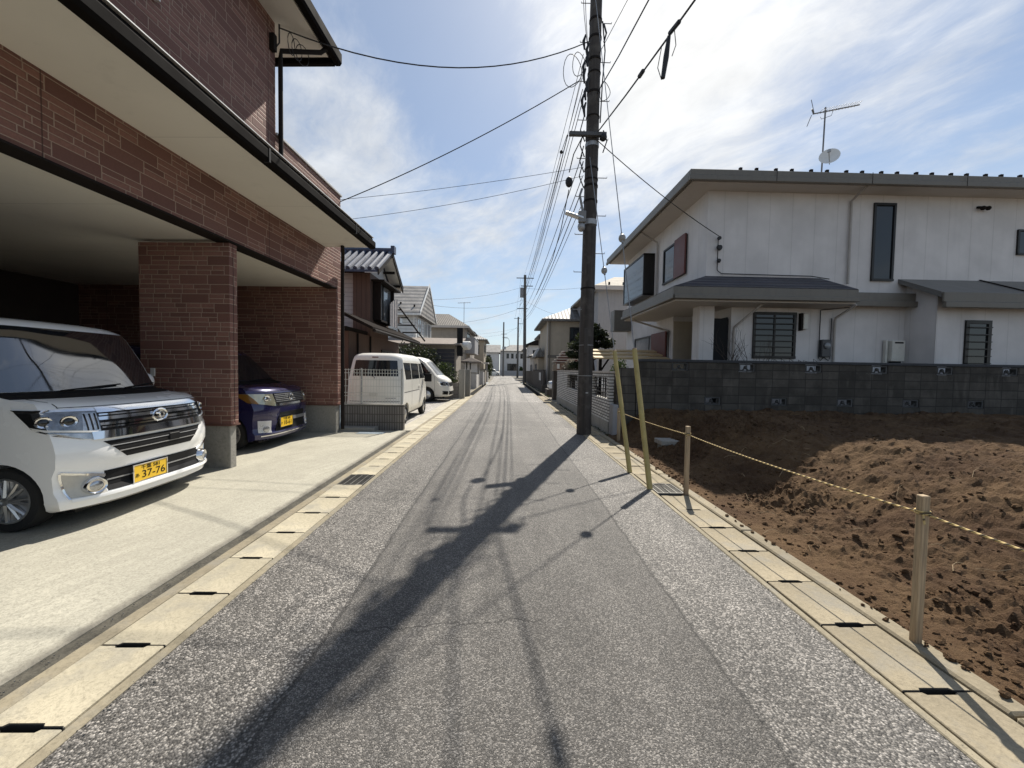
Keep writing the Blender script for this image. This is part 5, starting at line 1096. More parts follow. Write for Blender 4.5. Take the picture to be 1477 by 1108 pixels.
part('gutter', MB().tube([(-3.74, 11.1, 2.6), (-3.74, 17.25, 2.6)], .05, 8), DKMETAL, lr)
m = MB(); m.box(-9, -4.7, 11.5, 13.29, 2.621, 2.75); part('lower_roof', m, DKMETAL, t)
b = MB(); b.box(x2, x2 + .28, 13.55, 13.62, 3.2, 4.5); b.box(x2, x2 + .28, 15.1, 15.17, 3.2, 4.5); b.box(x2, x2 + .28, 13.62, 15.1, 3.15, 3.22); b.box(x2 - .002, x2 + .45, 13.4, 15.5, 4.5, 4.56); w = sub('window', b, DKMETAL, t)
part('pane', MB().box(x2 + .14, x2 + .16, 13.63, 15.09, 3.23, 4.49), GLASSB, w); part('mullion', MB().box(x2 + .161, x2 + .2, 14.1, 14.18, 3.23, 4.49), FRAME, w)
m = MB(); n = 14
vs = [(x2 + .34 + .02 * sin(i * 1.7), 14.45 + i * .075, z - (.35 * (1 - i / n) ** 1.5 if z > 4 else 0)) for z in (4.25, 3.1) for i in range(n + 1)]; m.add(vs + [(a - .012, b2, c) for a, b2, c in vs], [f for i in range(n) for f in ((i, i + 1, i + n + 2, i + n + 1), (i + 2 * n + 2, i + 3 * n + 3, i + 3 * n + 4, i + 2 * n + 3))])
solo('hanging_cloth', m, M('speckled_cloth', (.4, .37, .36), .9, var=.45, vs=12), 'pale patterned cloth hung outside the brown house upper window', 'cloth', (x2 + .3, 15, 3.1))
m = MB(); m.tube([(x2 + .1, 16.2, 3.0), (x2 + .1, 16.2, 3.7)], .03, 6); m.box(x2, x2 + .25, 16.1, 16.5, 3.4, 3.62); part('ac_unit', m, ALU, t)
for y in (12.2, 13.35): part('downpipe', MB().tube([(-4.62, y, 2.6), (-4.62, y, .1)], .03, 6), DKMETAL, t)
win(t, 'x', -4.66, 1, 14.6, 16.2, .9, 2.2, .05, 1)
t2 = thing('lean_to_frame', 'dark slatted lean-to roof frame beside the brown house upper storey', 'frame', (-4.5, 16.9, 2.9))
m = MB()
for x, y in ((-4.9, 16.5), (-4.1, 16.5)): m.tube([(x - .4, y, 4.1), (x + .5, y + .9, 2.75)], .04, 4)
for k in range(4): m.tube([(-5.2 + k * .22, 16.55 + k * .2, 4.0 - k * .3), (-4.4 + k * .22, 16.55 + k * .2, 4.0 - k * .3)], .03, 4)
part('bars', m, DKMETAL, t2)

# white gabled house
t, r = wall_house('white_gabled_house', 'white lap-sided house with a grey shingle gable and snow guards', -12, -6, 26, 31.4, 5.15, 2.35, 'x', WHITEH, GREYSH, .35)
m = MB(); m.add([(-5.64, 25.65, 5.1), (-5.6, 25.65, 5.1), (-5.6, 28.7, 7.55), (-5.64, 28.7, 7.55), (-5.64, 25.65, 5.3), (-5.6, 25.65, 5.3), (-5.6, 28.7, 7.75), (-5.64, 28.7, 7.75)], [(0, 1, 2, 3), (4, 7, 6, 5), (0, 4, 5, 1), (1, 5, 6, 2), (2, 6, 7, 3), (3, 7, 4, 0)]); part('bargeboard', m, WHITEP, r)
m = MB(); m.add([(-5.64, 31.75, 5.1), (-5.6, 31.75, 5.1), (-5.6, 28.7, 7.55), (-5.64, 28.7, 7.55), (-5.64, 31.75, 5.3), (-5.6, 31.75, 5.3), (-5.6, 28.7, 7.75), (-5.64, 28.7, 7.75)], [(0, 1, 2, 3), (4, 7, 6, 5), (0, 4, 5, 1), (1, 5, 6, 2), (2, 6, 7, 3), (3, 7, 4, 0)]); part('bargeboard', m, WHITEP, r)
part('gutter', MB().box(-12.3, -5.6, 25.55, 25.65, 5.02, 5.16), WHITEP, r)
for k in range(6): part('snow_guard', MB().box(-6.2 - k * 1.0, -6.1 - k * 1.0, 26.2 + .3 * (k % 2), 26.3 + .3 * (k % 2), 5.62 + .2 * (k % 2), 5.82 + .2 * (k % 2)), DKMETAL, r)
for a, b2 in ((26.5, 27.7), (28.6, 29.6), (29.8, 31.0)): win(t, 'x', -6, 1, a, b2, 3.7, 5.0, .08, 1, GLASSB, 0, WHITEP)
part('gable_vent', MB().box(-5.998, -5.97, 28.45, 28.95, 6.1, 6.7), GALV, t)
part('downpipe', MB().tube([(-6.1, 25.9, 5.1), (-6.1, 25.9, .2)], .05, 6), WHITEP, t)

# garage shed with rusted roof, carport, dark board
t = thing('garage_shed', 'low garage shed with a rust-flecked metal roof and dark roller shutter', 'shed', (-4.6, 25.5, 0))
m = MB(); m.box(-6.6, -2.95, 23.4, 25.9, -.05, 2.95); part('wall', m, TAUPE, t)
m = MB(); m.add([(-7.6, 22.9, 3.0), (-2.6, 22.9, 3.0), (-2.6, 25.6, 3.55), (-7.6, 25.6, 3.55), (-7.6, 22.9, 2.92), (-2.6, 22.9, 2.92), (-2.6, 25.6, 3.47), (-7.6, 25.6, 3.47)], [(0, 1, 2, 3), (4, 7, 6, 5), (0, 4, 5, 1), (1, 5, 6, 2), (2, 6, 7, 3), (3, 7, 4, 0)]); part('roof', m, RUST, t)
m = MB()
for k in range(12): m.prism([(23.36, .1 + k * .22), (23.395, .1 + k * .22), (23.395, .3 + k * .22), (23.37, .3 + k * .22)], 'x', -4.9, -3.05)
part('roller_shutter', m, GARDOOR, t)
m = MB(); m.box(-2.9, -2.55, 23.3, 23.36, 2.3, 4.0); part('dark_panel', m, BLACK, t)
m = MB(); m.disc((-2.8, 23.7, 2.95), (1, -.6, 0), [(0, .26), (.75, .26), (.8, .2)], 14); part('rolled_awning', m, WHITEP, t, smooth=True)
t = thing('carport', 'flat dark carport roof over the dark purple car', 'carport', (-4.2, 27.5, 0))
m = MB(); m.prism([(26.3, 1.98), (29.2, 2.02), (29.2, 2.1), (26.3, 2.06)], 'x', -7.5, -2.45); part('canopy', m, M('carport_sheet', (.03, .03, .035), .25), t)
for x, y in ((-2.6, 26.4), (-2.6, 29.1), (-6.5, 26.4)): part('post', MB().box(x - .04, x + .04, y - .04, y + .04, -.05, 1.99), DKMETAL, t)

# planter wall with mesh fence and posts in front of it
t = thing('planter_wall', 'grey block garden wall with mesh fencing and two block posts', 'wall', (-3, 19.8, 0))
m = MB(); m.box(-4.6, -2.36, 19.75, 19.9, -.05, .8); m.box(-2.35, -2.2, 20.0, 21.4, -.05, .8); part('base_wall', m, RIB, t)
for x, y in ((-2.35, 19.75), (-2.22, 21.45)): part('post', MB().box(x, x + .3, y, y + .3, -.05, 1.5), CMU if False else CONC, t, bev=.01)
m = MB()
for k in range(26): x = -4.58 + k * .088; m.box(x - .005, x + .005, 19.82, 19.83, .8, 1.42)
for z in (.85, 1.0, 1.2, 1.4): m.box(-4.58, -2.36, 19.812, 19.819, z - .008, z + .008)
part('mesh_panel', m, DKMETAL, t)
def shrub(label, name, n, clumps, size, mat, stems, loc, seed, cat='shrub', grp=None):
    t = thing(name, label, cat, loc, 0, grp); part('foliage', foliage(n, clumps, size, seed), mat, t)
    for s in stems: part('stem' if cat != 'tree' else 'trunk', MB().tube(*s), BARK, t, smooth=True)
    return t
shrub('leafy green shrub growing behind the grey garden wall mesh', 'green_shrub', 1500, [((-3.6, 20.5, 1.1), (.7, .5, .5)), ((-2.9, 20.6, 1.0), (.5, .4, .5)), ((-3.2, 20.5, 1.6), (.5, .4, .3))], .06, LEAF, [([(-3.4, 20.5, 0), (-3.4, 20.5, 1.2)], [.04, .02], 6)], (-3.3, 20.5, 0), 3)
shrub('dark evergreen hedge between the brown house and the garage shed', 'evergreen_hedge', 4200, [((-5.6, 22.2, 1.6), (1.5, .8, 1.4)), ((-4.3, 22.2, 1.3), (1.0, .7, 1.2)), ((-5.0, 22.2, 2.3), (1.3, .6, .55)), ((-7, 22, 1.6), (1.2, .8, 1.3))], .09, PINE, [([(-5, 22.3, 0), (-5, 22.3, 1.5)], [.08, .05], 6)], (-5, 22.2, 0), 4, 'hedge')

# tan stucco house, beige house, gate walls, hedges
t, r = wall_house('stucco_house', 'taupe stucco house under a mottled brown hipped roof', -11, -3.95, 38, 46, 5.6, 1.75, 'x', TAUPE, BROWNT, .45, (2.6, 2.6))
m = MB(); m.box(-3.94, -3.05, 39, 44, 3.1, 4.6); bl = sub('balcony', m, GREYW, t); part('rail', MB().box(-3.94, -3.02, 38.97, 44.03, 4.601, 4.68), GALV, bl)
win(t, 'x', -3.95, 1, 40, 43, 3.9, 5.4, .08, 1); part('fascia', MB().box(-11.4, -3.48, 37.5, 37.548, 5.5, 5.72), SOFW, t); part('lower_band', MB().box(-11, -3.9, 37.96, 37.995, 3.0, 3.15), FASC, t)
t = thing('roof_antenna', 'small tv antenna above the brown hipped roof', 'antenna', (-4.6, 43, 6.8)); m = MB(); m.tube([(-4.6, 43, 6.6), (-4.6, 43, 8.9)], .03, 5); part('mast', m, GALV, t); m = MB(); m.tube([(-5.3, 43, 8.8), (-3.9, 43, 8.9)], .02, 4)
for k in range(6): m.tube([(-5.2 + k * .25, 42.7, 8.82), (-5.2 + k * .25, 43.3, 8.82)], .015, 4)
part('boom', m, GALV, t)
t, r = wall_house('dark_roofed_house', 'narrow house with a dark steep roof beyond the taupe stucco house', -9, -4.1, 48, 52, 6.0, 1.6, 'y', TAUPE, DKMETAL, .4)
t, r = wall_house('beige_house', 'beige house with shallow dark roof far down the left side', -9, -2.95, 54, 61, 5.6, 1.1, 'x', BEIGE, GREYT, .5, (2, 2)); win(t, 'y', 54, -1, -4.6, -3.6, 3.6, 4.9, .08, 1); win(t, 'x', -2.95, 1, 55.5, 57.5, 3.4, 5.0, .08, 1)
t = thing('gate_roof', 'small pale tiled gate roof on plastered gate walls, left side of the road', 'gate', (-3, 33, 0))
m = MB(); m.box(-3.3, -2.3, 32.2, 32.5, -.05, 2.0); m.box(-3.3, -2.3, 35.0, 35.3, -.05, 2.0); part('gate_wall', m, OFFW, t); part('roof', roof_mesh(-3.7, -1.95, 31.8, 35.7, 2.15, .35, 'y', .4, .4, .12), RUST, t); part('gate_door', MB().box(-2.7, -2.62, 32.51, 34.99, 0, 1.85), GARDOOR, t)
for k, (y, x1, zt, mt, lb) in enumerate([(30.2, -2.2, 1.2, OFFW, 'low pale plastered wall before the small tiled gate'), (37.5, -2.1, 1.35, GREYW, 'grey wall post just past the small tiled gate'), (41.5, -2.1, 1.5, TAUPE, 'taupe boundary wall below the grey balcony'), (47., -2.1, 1.3, GREYW, 'grey boundary wall beyond the balcony house')]):
    t = thing('boundary_wall', lb, 'wall', (x1 - .3, y, 0)); m = MB(); m.box(x1 - .75, x1, y, y + .18, -.05, zt); m.box(x1 - .14, x1, y + .181, y + 2.6, -.05, zt - .12); part('panel', m, mt, t); part('coping', MB().box(x1 - .79, x1 + .03, y - .03, y + .21, zt + .001, zt + .07), CONC, t)
t = thing('side_canopy', 'small flat entrance canopy on posts past the gate, left side', 'canopy', (-2.8, 50, 0)); part('slab', MB().box(-4.6, -2.1, 49, 51.5, 2.25, 2.4), OFFW, t)
for x in (-2.3, -4.4): part('post', MB().box(x - .08, x + .08, 49.1, 49.26, -.05, 2.249), GREYW, t)
shrub('tall dark clipped hedge at the far end of the left side', 'clipped_hedge', 2600, [((-2.7, 60, 1.6), (.75, 2.2, 1.7)), ((-2.6, 63, 1.9), (.7, 2, 1.7)), ((-2.7, 61, 2.9), (.6, 2, .7))], .14, PINE, [([(-2.7, 60, 0), (-2.7, 60, 1.8)], [.1, .06], 6)], (-2.7, 61, 0), 6, 'hedge')

# ================================================================== ROAD END
t, r = wall_house('end_house', 'grey-white house closing the left part of the road end', -9, -1.5, 94, 101, 5.6, 2.0, 'x', OFFW, GREYSH, .4, (0, 0)); win(t, 'y', 94, -1, -4.3, -3.5, 3.9, 5.0, .08, 1); part('balcony', MB().box(-8.5, -4.6, 93.2, 93.99, 3.0, 4.0), OFFW, t)
t, r = wall_house('end_house', 'long white house with a row of small upper windows at the road end', -1.2, 9, 96, 103, 6.1, 1.7, 'x', OFFW, GREYSH, .4, (3, 3))
for k in range(5): win(t, 'y', 96, -1, .4 + k * 1.15, 1.0 + k * 1.15, 4.3, 5.5, .07, 0)
win(t, 'y', 96, -1, .6, 3.0, .7, 3.0, .1, 2)
m = MB(); m.box(-1.0, 8, 93.2, 93.4, 0, 1.25); solo('boundary_wall', m, GREYW, 'low grey wall in front of the long white end house', 'wall', (3, 93.3, 0))
shrub('small bushy shrub by the end house window', 'small_bush', 500, [((4.0, 94, 1.6), (.5, .4, .8))], .14, LEAF, [([(4, 94, 0), (4, 94, 1.5)], [.05, .03], 5)], (4, 94, 0), 8)
farcar('small white car crossing in front of the road end', 'car', (-1.0, 90.5, 0), R(0), PAINTW2, 3.4, 1.6, .75)

# ================================================================== DOWN THE RIGHT SIDE
t, r = wall_house('grey_house', 'plain grey stucco house with a tan hipped roof behind the white house', 5.75, 12, 24, 31, 6.65, 1.5, 'x', GREYW, TANSH, .45, (2.4, 2.4)); win(t, 'x', 5.75, -1, 26, 27.4, 4.2, 5.4, .08, 1)
for k in range(4): part('snow_guard', MB().box(6.4 + k * .9, 6.5 + k * .9, 24.1, 24.2, 6.95, 7.1), DKMETAL, r)
part('eave_band', MB().box(5.3, 12.4, 23.5, 23.548, 6.5, 6.75), SOFW, t)
t, r = wall_house('beige_tiled_house', 'beige two-storey house with grey ribbed tile roof behind the pine', 3.35, 9, 30, 37, 5.4, 1.55, 'y', BEIGE, GREYT, .55, (2.6, 2.6)); win(t, 'y', 30, -1, 5.0, 6.5, 3.7, 4.9, .08, 1)
part('band', MB().box(3.32, 9.02, 29.96, 29.995, 2.5, 2.72), FASC, t); part('downpipe', MB().tube([(3.45, 29.9, 5.3), (3.45, 29.9, .2)], .05, 6), FASC, t); part('corner_trim', MB().box(3.28, 3.34, 29.97, 30.4, 0, 5.35), SOFW, t)
part('lower_roof', roof_mesh(2.6, 3.345, 32.5, 37.6, 2.75, .7, 'y', 0, 0, .1), GREYT, t); part('lower_wall', MB().box(2.85, 3.345, 33, 37.2, 0, 2.6), BEIGE, t); win(t, 'x', 2.85, -1, 34, 36, .9, 2.1, .08, 1)
t, r = wall_house('hip_roofed_house', 'small two-storey house with a green-grey hip roof past the beige house', 4.0, 9, 40.5, 46, 5.2, 1.0, 'x', TAUPE, GREYT, .5, (2, 2)); win(t, 'x', 4.0, -1, 41.5, 43, 3.7, 4.7, .08, 1)
t, r = wall_house('gabled_house', 'pale house with curved dark gable edge farther down the right side', 3.6, 6.8, 58, 64, 5.3, .9, 'y', OFFW, DKMETAL, .45); win(t, 'y', 58, -1, 4.2, 5.2, 3.4, 4.5, .08, 1)
t, r = wall_house('low_roofed_house', 'low dark-roofed house beside the second utility pole', 3.4, 6.5, 47, 52, 3.2, .8, 'y', OFFW, GREYT, .5, (1.2, 1.2)); win(t, 'x', 3.4, -1, 48, 50.5, .9, 2.2, .08, 1)
t, r = wall_house('far_house', 'far brown-grey house just right of the slim pole', 3.6, 7, 70, 76, 5.2, 1., 'y', TAUPE, GREYT, .4, (1.5, 1.5)); win(t, 'x', 3.6, -1, 71, 73, 3.4, 4.6, .08, 1)
# boundary walls
def side_wall(label, x, y0, y1, zt, mat, cop=CONC, cat='wall'):
    t = thing('boundary_wall', label, cat, (x, (y0 + y1) / 2, 0)); part('panel', MB().box(x, x + .15, y0, y1, -.05, zt), mat, t); part('coping', MB().box(x - .03, x + .18, y0, y1, zt + .001, zt + .06), cop, t); return t
DARKW = M('dark_brown_wall', (.06, .052, .045), .8, var=.25, streak=.3)
side_wall('long dark brown roadside wall in front of the beige tiled house', 2.75, 28.6, 37.5, 1.5, DARKW, DARKW)
side_wall('dark low wall near the second utility pole', 2.85, 39., 55, 1.35, DARKW, DARKW)
t = side_wall('dark wall set back beside the white car bay', 2.75, 27.4, 28.3, 1.5, DARKW, DARKW)
for y in (27.32, 27.36): pass
m = MB(); m.box(2.72, 2.742, 29.0, 29.55, .75, 1.35); solo('notice_board', m, WHITEP, 'white notice sheet on the dark brown wall, nearer one', 'notice', (2.73, 29.3, .75))
m = MB(); m.box(2.72, 2.742, 29.85, 30.4, .75, 1.35); solo('notice_board', m, WHITEP, 'white notice sheet on the dark brown wall, farther one', 'notice', (2.73, 30.1, .75))
for lab, x0, x1, y0, y1, zt in (('low dark brick planter before the white car', 2.5, 3.1, 22.4, 23.6, .42), ('low dark brick planter farther along the right verge', 2.55, 3.3, 26.3, 27.1, .5)):
    t = thing('brick_planter', lab, 'planter', ((x0 + x1) / 2, y0, 0)); m = MB(); m.box(x0, x1, y0, y0 + .12, -.05, zt); m.box(x0, x0 + .12, y0 + .121, y1, -.05, zt); m.box(x1 - .12, x1, y0 + .121, y1, -.05, zt); m.box(x0 + .121, x1 - .121, y1 - .12, y1, -.05, zt)
    part('wall', m, DARKW, t); part('soil', MB().box(x0 + .125, x1 - .125, y0 + .125, y1 - .125, .0, zt - .06), SOIL, t)
# white tile-brick roadside wall with lattice openings
t = thing('tile_wall', 'white tile-brick roadside wall with dark lattice openings behind the main pole', 'wall', (2.6, 13.5, 0))
m = MB(); x0, x1 = 2.55, 2.7; segs = [(9.28, 9.5), (11.1, 13.4), (15.6, 18.6)]; ops = [(9.5, 11.1), (13.4, 15.6)]
for a, b2 in segs: m.box(x0, x1, a, b2, .3, 1.5)
for a, b2 in ops: m.box(x0, x1, a, b2, .3, .84); m.box(x0, x1, a, b2, 1.38, 1.5)
part('tiling', m, WTILE, t); part('plinth', MB().box(x0 - .02, x1 + .02, 9.27, 18.61, -.1, .299), CONC, t, bev=.008); part('coping', MB().box(x0 - .02, x1 + .02, 9.26, 18.62, 1.501, 1.54), SOFW, t)
for a, b2 in ops:
    m = MB(); n = int((b2 - a) / .2)
    for k in range(1, n): m.box(2.615, 2.64, a + (b2 - a) * k / n - .012, a + (b2 - a) * k / n + .012, .84, 1.38)
    for z in (.88, .98, 1.08, 1.18, 1.28, 1.35): m.box(2.6, 2.614, a, b2, z - .01, z + .01)
    part('lattice', m, BLACK, t)
m = MB(); m.box(2.7, 2.74, 8.62, 8.66, 0, .95) if False else m.box(2.55, 2.68, 8.95, 9.25, -.1, .75); solo('wall_stub', m, GREYW, 'short grey rendered wall end beside the pale stake', 'wall', (2.6, 9.1, 0), None, .01)
t = thing('gate_post', 'dark brown gate post with small slotted cap, right roadside', 'gate post', (2.85, 20.5, 0)); part('post', MB().box(2.58, 3.12, 20.3, 20.85, -.05, 1.5), DARKW, t, bev=.01)
m = MB()
for k in range(4): m.box(2.56, 3.14, 20.28, 20.87, 1.51 + k * .09, 1.56 + k * .09)
part('slatted_cap', m, M('tan_slats', (.3, .24, .18), .7), t); part('letter_plate', MB().box(2.75, 2.95, 20.28, 20.297, .85, .93), GALV, t)
t = thing('tiled_gate', 'little tiled gate roof with pale ridges beside the pine, right side', 'gate', (3.0, 17.8, 0))
m = MB()
for k in range(5): z = 1.95 + k * .13; m.box(2.45 + k * .12, 3.75 - k * .05, 19.3, 20.1, z, z + .05)
part('tile_rows', m, M('pale_tile', (.48, .43, .37), .5), t); part('roof_core', MB().prism([(2.52, 1.92), (3.7, 1.92), (3.5, 2.52), (3.02, 2.52)], 'y', 19.35, 20.05), REDBR, t); part('post', MB().box(2.7, 2.85, 19.6, 19.75, -.05, 1.919), DARKW, t); part('post', MB().box(3.45, 3.6, 19.6, 19.75, -.05, 1.919), DARKW, t); part('sign_box', MB().box(2.6, 3.2, 19.3, 19.6, 1.55, 1.9), M('brown_box', (.2, .12, .08), .6), t); part('name_plate', MB().box(2.62, 2.75, 19.28, 19.298, 1.62, 1.86), WHITEP, t)
t = thing('plank_awning', 'yellowed plank awning roof behind the pole, over the white house side entry', 'awning', (4., 13, 0))
for k in range(3): part('plank', MB().add([(2.95, 12.6 + .5 * k, 1.93 + .14 * k), (5.45, 12.6 + .5 * k, 1.93 + .14 * k), (5.45, 12.95 + .5 * k, 2.0 + .14 * k), (2.95, 12.95 + .5 * k, 2.0 + .14 * k), (2.95, 12.6 + .5 * k, 1.98 + .14 * k), (5.45, 12.6 + .5 * k, 1.98 + .14 * k), (5.45, 12.95 + .5 * k, 2.05 + .14 * k), (2.95, 12.95 + .5 * k, 2.05 + .14 * k)], [(0, 1, 2, 3), (4, 7, 6, 5), (0, 4, 5, 1), (1, 5, 6, 2), (2, 6, 7, 3), (3, 7, 4, 0)]), PLANK, t)
for x in (3.2, 5.1): part('post', MB().box(x, x + .09, 13.0, 13.09, -.05, 1.99), DKMETAL, t); part('brace', MB().tube([(x + .04, 13.05, 1.5), (x + .35, 13.05, 1.98)], .03, 4), DKMETAL, t)
# pine tree, shrubs
t = thing('pine_tree', 'dark garden pine with spreading layered pads behind the main pole', 'tree', (3.5, 15.6, 0))
pads = [((2.95, 15.6, 2.55), (.42, .5, .2)), ((3.3, 15.5, 2.9), (.45, .5, .22)), ((3.75, 15.6, 3.0), (.42, .5, .25)), ((3.55, 15.6, 3.3), (.28, .35, .18)), ((4.1, 15.5, 2.65), (.35, .45, .22)), ((2.75, 15.6, 2.2), (.3, .4, .15)), ((4.0, 15.7, 2.25), (.35, .4, .16)), ((3.1, 15.6, 2.15), (.3, .4, .14)), ((3.5, 15.6, 2.55), (.35, .4, .2)), ((2.9, 15.7, 1.75), (.3, .35, .16)), ((3.2, 15.6, 1.45), (.35, .35, .2))]
part('crown', foliage(7000, pads, .06, 11), PINE, t)
for pts, rr in (([(3.5, 15.6, -.1), (3.42, 15.6, .8), (3.6, 15.6, 1.6), (3.5, 15.6, 2.4), (3.58, 15.6, 3.2)], [.1, .085, .07, .05, .02]),): part('trunk', MB().tube(pts, rr, 8), BARK, t, smooth=True)
for c, rd in pads: part('limb', MB().tube([(3.5, 15.6, c[2] - .35), ((3.5 + c[0]) / 2, 15.6, c[2] - .16), c], [.035, .028, .012], 5), BARK, t)
shrub('bright leafy shrub rising behind the lattice opening of the tile wall', 'leafy_shrub', 900, [((2.95, 9.9, 1.55), (.22, .4, .25)), ((3.0, 10.2, 1.3), (.2, .5, .4)), ((2.9, 9.6, 1.7), (.15, .2, .15))], .04, LEAF, [([(2.97, 10, 0), (2.95, 10, 1.5)], [.03, .012], 6)], (2.97, 10, 0), 13)
shrub('pale flowering shrub by the little tiled gate', 'flowering_shrub', 900, [((3.0, 18.6, 1.4), (.35, .3, .6)), ((3.2, 18.6, 1.8), (.3, .3, .3))], .06, mat_leaf('pale_leaf', (.12, .1, .08), (.3, .27, .22)), [([(3.0, 18.6, 0), (3.0, 18.6, 1.3)], [.04, .02], 6)], (3.0, 18.6, 0), 14)
t = thing('bare_shrub', 'leafless twiggy shrub against the white house wall', 'shrub', (6.2, 10.0, .5)); r = random.Random(5); m = MB()
def twig(p, d, L, rad, depth):
    q = p + d * L; mid = p + d * L * .5 + Vector((r.uniform(-.03, .03), 0, r.uniform(-.02, .03))); m.tube([tuple(p), tuple(mid), tuple(q)], [rad, rad * .85, rad * .65], 5)
    if depth:
        for k in range(r.choice((2, 2, 3))): dd = (d + Vector((r.uniform(-.8, .8), r.uniform(-.4, .4), r.uniform(-.1, .6)))).normalized(); twig(q if k else mid, dd, L * r.uniform(.55, .85), rad * .62, depth - 1)
for k in range(4): twig(Vector((6.1 + .08 * k, 10.0, .6)), Vector((-.5 + .35 * k, 0, 1)).normalized(), .75, .018, 4)
part('twigs', m, BARK, t)
t = thing('garden_weeds', 'few bare twigs poking above the block wall coping', 'plant', (7.6, 10.1, .6)); m = MB()
for k in range(7): x = 6.9 + k * .22; m.tube([(x, 10.1, .6), (x + .02, 10.1, 1.7), (x + r.uniform(-.1, .1), 10.1, 1.86 + r.uniform(0, .1)), (x + .15, 10.1, 1.84)], .008, 4)
part('twigs', m, BARK, t)
# low verge at the right beyond the pole: weeds and debris
m = MB(); vs = foliage(700, [((2.42, 9 + k * .45, .03), (.08, .22, .05)) for k in range(18)] + [((2.5, 22 + k * 2, .05), (.15, .5, .06)) for k in range(9)], .03, 21)
o = struct('verge_weeds', vs, LEAF); o['kind'] = 'stuff'; o['label'] = 'small weeds along the gutter edges'

# grit swept against the road edges
m = MB(); r = random.Random(9)
for k in range(2600):
    y = r.uniform(.6, 14); e = r.choice((-1.73, 1.88, -2.3, -1.73)); x = e + r.gauss(0, .07) * (1 if abs(e) < 2 else .25); s_ = r.uniform(.0015, .005)
    z = .017 if abs(e) > 2 else .006
    m.rings([[(x + s_ * cos(a), y + s_ * sin(a), z - .002) for a in (0, 2.1, 4.2)], [(x + s_ * .6 * cos(a), y + s_ * .6 * sin(a), z + s_ * .8) for a in (.3, 2.4, 4.5)]])
o = struct('road_grit', m, M('grit_stone', (.22, .2, .17), .9, var=.6, vs=40)); o['kind'] = 'stuff'; o['label'] = 'loose grit along the road edges'

# ================================================================== LIGHT, SKY, CAMERA
def unit(px, py):                                          # direction seen at a point of a 1477 x 1108 picture (for the cloud centres only)
    f = Vector((sin(R(1.118)) * cos(R(2.15)), cos(R(1.118)) * cos(R(2.15)), -sin(R(2.15)))); r = Vector((cos(R(1.118)), -sin(R(1.118)), 0)); u = r.cross(f)
    return (f + r * (px - 738.5) / 555 + u * (554 - py) / 555).normalized()
EL, AZ = R(50.), R(21.2)
SUN = Vector((sin(AZ) * cos(EL), cos(AZ) * cos(EL), sin(EL)))
ld = bpy.data.lights.new('sun', 'SUN'); ld.energy = 5.; ld.angle = R(.53); ld.color = (1., .94, .84)
lo = bpy.data.objects.new('sun', ld); COL.objects.link(lo); lo.rotation_euler = SUN.to_track_quat('Z', 'Y').to_euler()
W = bpy.data.worlds.new('World'); S.world = W; W.use_nodes = True; t = NT(W.node_tree); t.n.clear()
sky = t.add('ShaderNodeTexSky', sky_type='NISHITA'); sky.sun_disc = False; sky.sun_elevation = EL; sky.sun_rotation = AZ; sky.air_density = 1.; sky.dust_density = .25; sky.ozone_density = 1.6
d = t.add('ShaderNodeTexCoord').outputs['Generated']; x, y, z = t.sep(d)
zz = t.m('ADD', t.m('MAXIMUM', z, 0.), .13)
p = t.comb(t.m('DIVIDE', x, zz), t.m('DIVIDE', y, zz))
wv = t.add('ShaderNodeTexNoise', {'Vector': p, 'Scale': 1.4, 'Detail': 3.}).outputs['Color']
pw = t.add('ShaderNodeVectorMath', {0: p, 1: t.add('ShaderNodeVectorMath', {0: wv, 1: (.35, .35, .35)}, operation='MULTIPLY').outputs[0]}, operation='ADD').outputs[0]
px_, py_, _ = t.sep(pw)
rot = t.comb(t.m('MULTIPLY', t.m('SUBTRACT', t.m('MULTIPLY', px_, .53), t.m('MULTIPLY', py_, .85)), .62), t.m('MULTIPLY', t.m('ADD', t.m('MULTIPLY', px_, .85), t.m('MULTIPLY', py_, .53)), 1.15))
wisp = t.noise(rot, 2.6, 10, .62); fine = t.noise(rot, 8., 8, .68); broad = t.noise(p, .9, 4, .5)
dens = t.m('ADD', t.m('ADD', t.m('MULTIPLY', t.m('SUBTRACT', wisp, .5), 2.9), t.m('MULTIPLY', t.m('SUBTRACT', fine, .5), 1.0)), t.m('MULTIPLY', t.m('SUBTRACT', broad, .5), .8))
lump = None
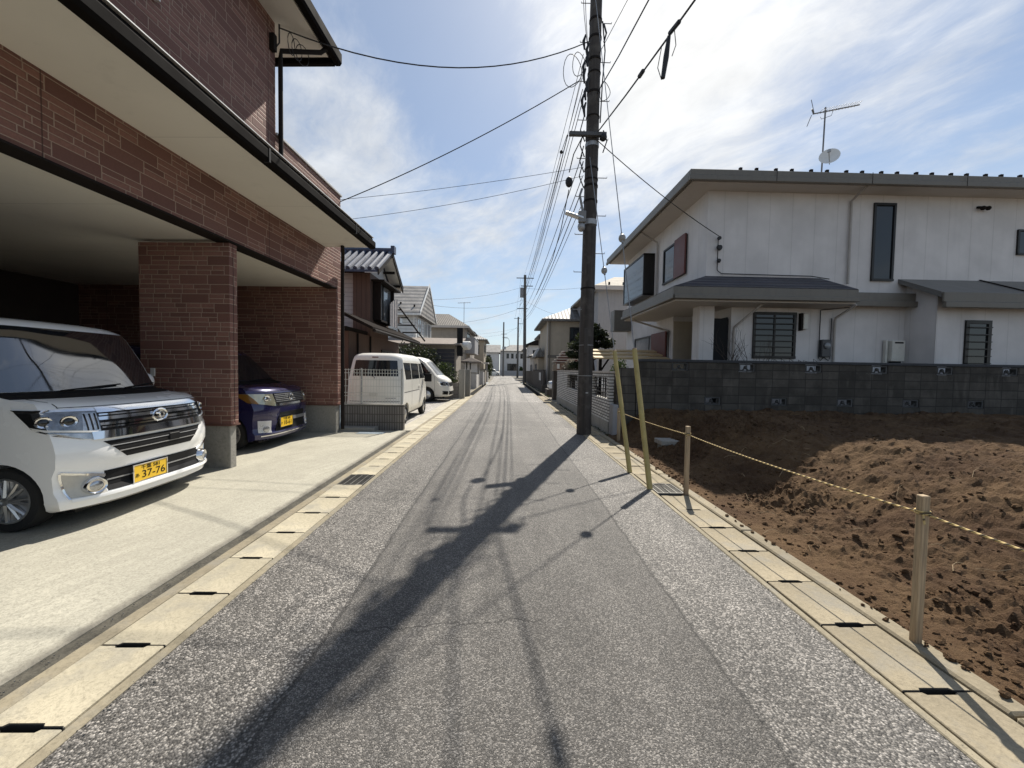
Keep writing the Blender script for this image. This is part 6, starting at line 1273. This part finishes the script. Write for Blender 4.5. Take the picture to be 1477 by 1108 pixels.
for px, py, c, a in [(1010, 150, 8, .5), (1120, 120, 7, .45), (1230, 60, 6, .3), (930, 240, 7, .5), (950, 60, 9, .5), (900, 120, 7, .35), (480, 260, 6, .95), (445, 170, 5, .8), (520, 350, 5, .3), (660, 290, 5, .55), (720, 250, 5, .35), (640, 345, 4, .3), (760, 320, 5, .3),
                     (820, 20, 8, .3), (470, 30, 6, .35), (1330, 215, 6, .42), (1430, 225, 5, .42), (1300, 40, 4, .15), (690, 420, 6, .25), (1420, 30, 4, .25), (560, 130, 7, -.5), (640, 180, 6, -.45), (1390, 120, 7, -.8), (1160, 200, 3, -.3), (770, 150, 5, -.35), (720, 100, 6, -.35), (860, 400, 6, -.2), (560, 420, 5, -.25)]:
    dt = t.add('ShaderNodeVectorMath', {0: d, 1: tuple(unit(px, py))}, operation='DOT_PRODUCT').outputs['Value']
    g = t.m('MULTIPLY', t.rng(dt, cos(R(c * 2.6)), 1., 0., 1., True), a * .56)
    lump = g if lump is None else t.m('ADD', lump, g)
dens = t.m('ADD', dens, t.m('SUBTRACT', lump, .2))
cov = t.rng(dens, -.4, 1.15, .06, .95, True)
sd = t.add('ShaderNodeVectorMath', {0: d, 1: tuple(SUN)}, operation='DOT_PRODUCT').outputs['Value']
glow = t.m('POWER', t.m('MAXIMUM', sd, 0.), 10.)
shade = t.rng(t.noise(rot, 4., 6, .6), .3, .7, .82, 1.08)
cl = t.mix(glow, (6.2, 6.5, 6.9), (10.5, 10.4, 10.1))
cl = t.mix(1., cl, t.comb(shade, shade, shade), 'MULTIPLY')
hz = t.rng(z, .0, .45, .55, .12)                              # spring air whitens low down
skyc = t.mix(hz, sky.outputs[0], (4.8, 5.9, 7.0))
skyc = t.mix(.08, skyc, (6., 6.3, 6.8))
gl2 = t.m('MULTIPLY', t.m('POWER', t.m('MAXIMUM', sd, 0.), 22.), .55)
skyc = t.mix(gl2, skyc, (9.8, 9.8, 9.7))
c = t.mix(cov, skyc, cl)
bg = t.add('ShaderNodeBackground', {'Color': c, 'Strength': .084}); out = t.add('ShaderNodeOutputWorld'); t.l.new(bg.outputs[0], out.inputs[0])

cam = bpy.data.cameras.new('camera'); co = bpy.data.objects.new('camera', cam); COL.objects.link(co); S.camera = co
cam.sensor_width = 36.; cam.lens = 36. * 555. / 1477.; cam.clip_start = .05; cam.clip_end = 3000.
f = Vector((sin(R(1.118)) * cos(R(2.15)), cos(R(1.118)) * cos(R(2.15)), -sin(R(2.15)))); r0 = Vector((cos(R(1.118)), -sin(R(1.118)), 0)); u0 = r0.cross(f)
a = R(.9); r = r0 * cos(a) + u0 * sin(a); u = u0 * cos(a) - r0 * sin(a)
co.matrix_world = Matrix(((r.x, u.x, -f.x, 0), (r.y, u.y, -f.y, 0), (r.z, u.z, -f.z, 1.54), (0, 0, 0, 1)))
S.view_settings.view_transform = 'Standard'; S.view_settings.look = 'None'; S.view_settings.exposure = .52; S.view_settings.gamma = 1.
S.cycles.max_bounces = 8; S.cycles.use_denoising = True
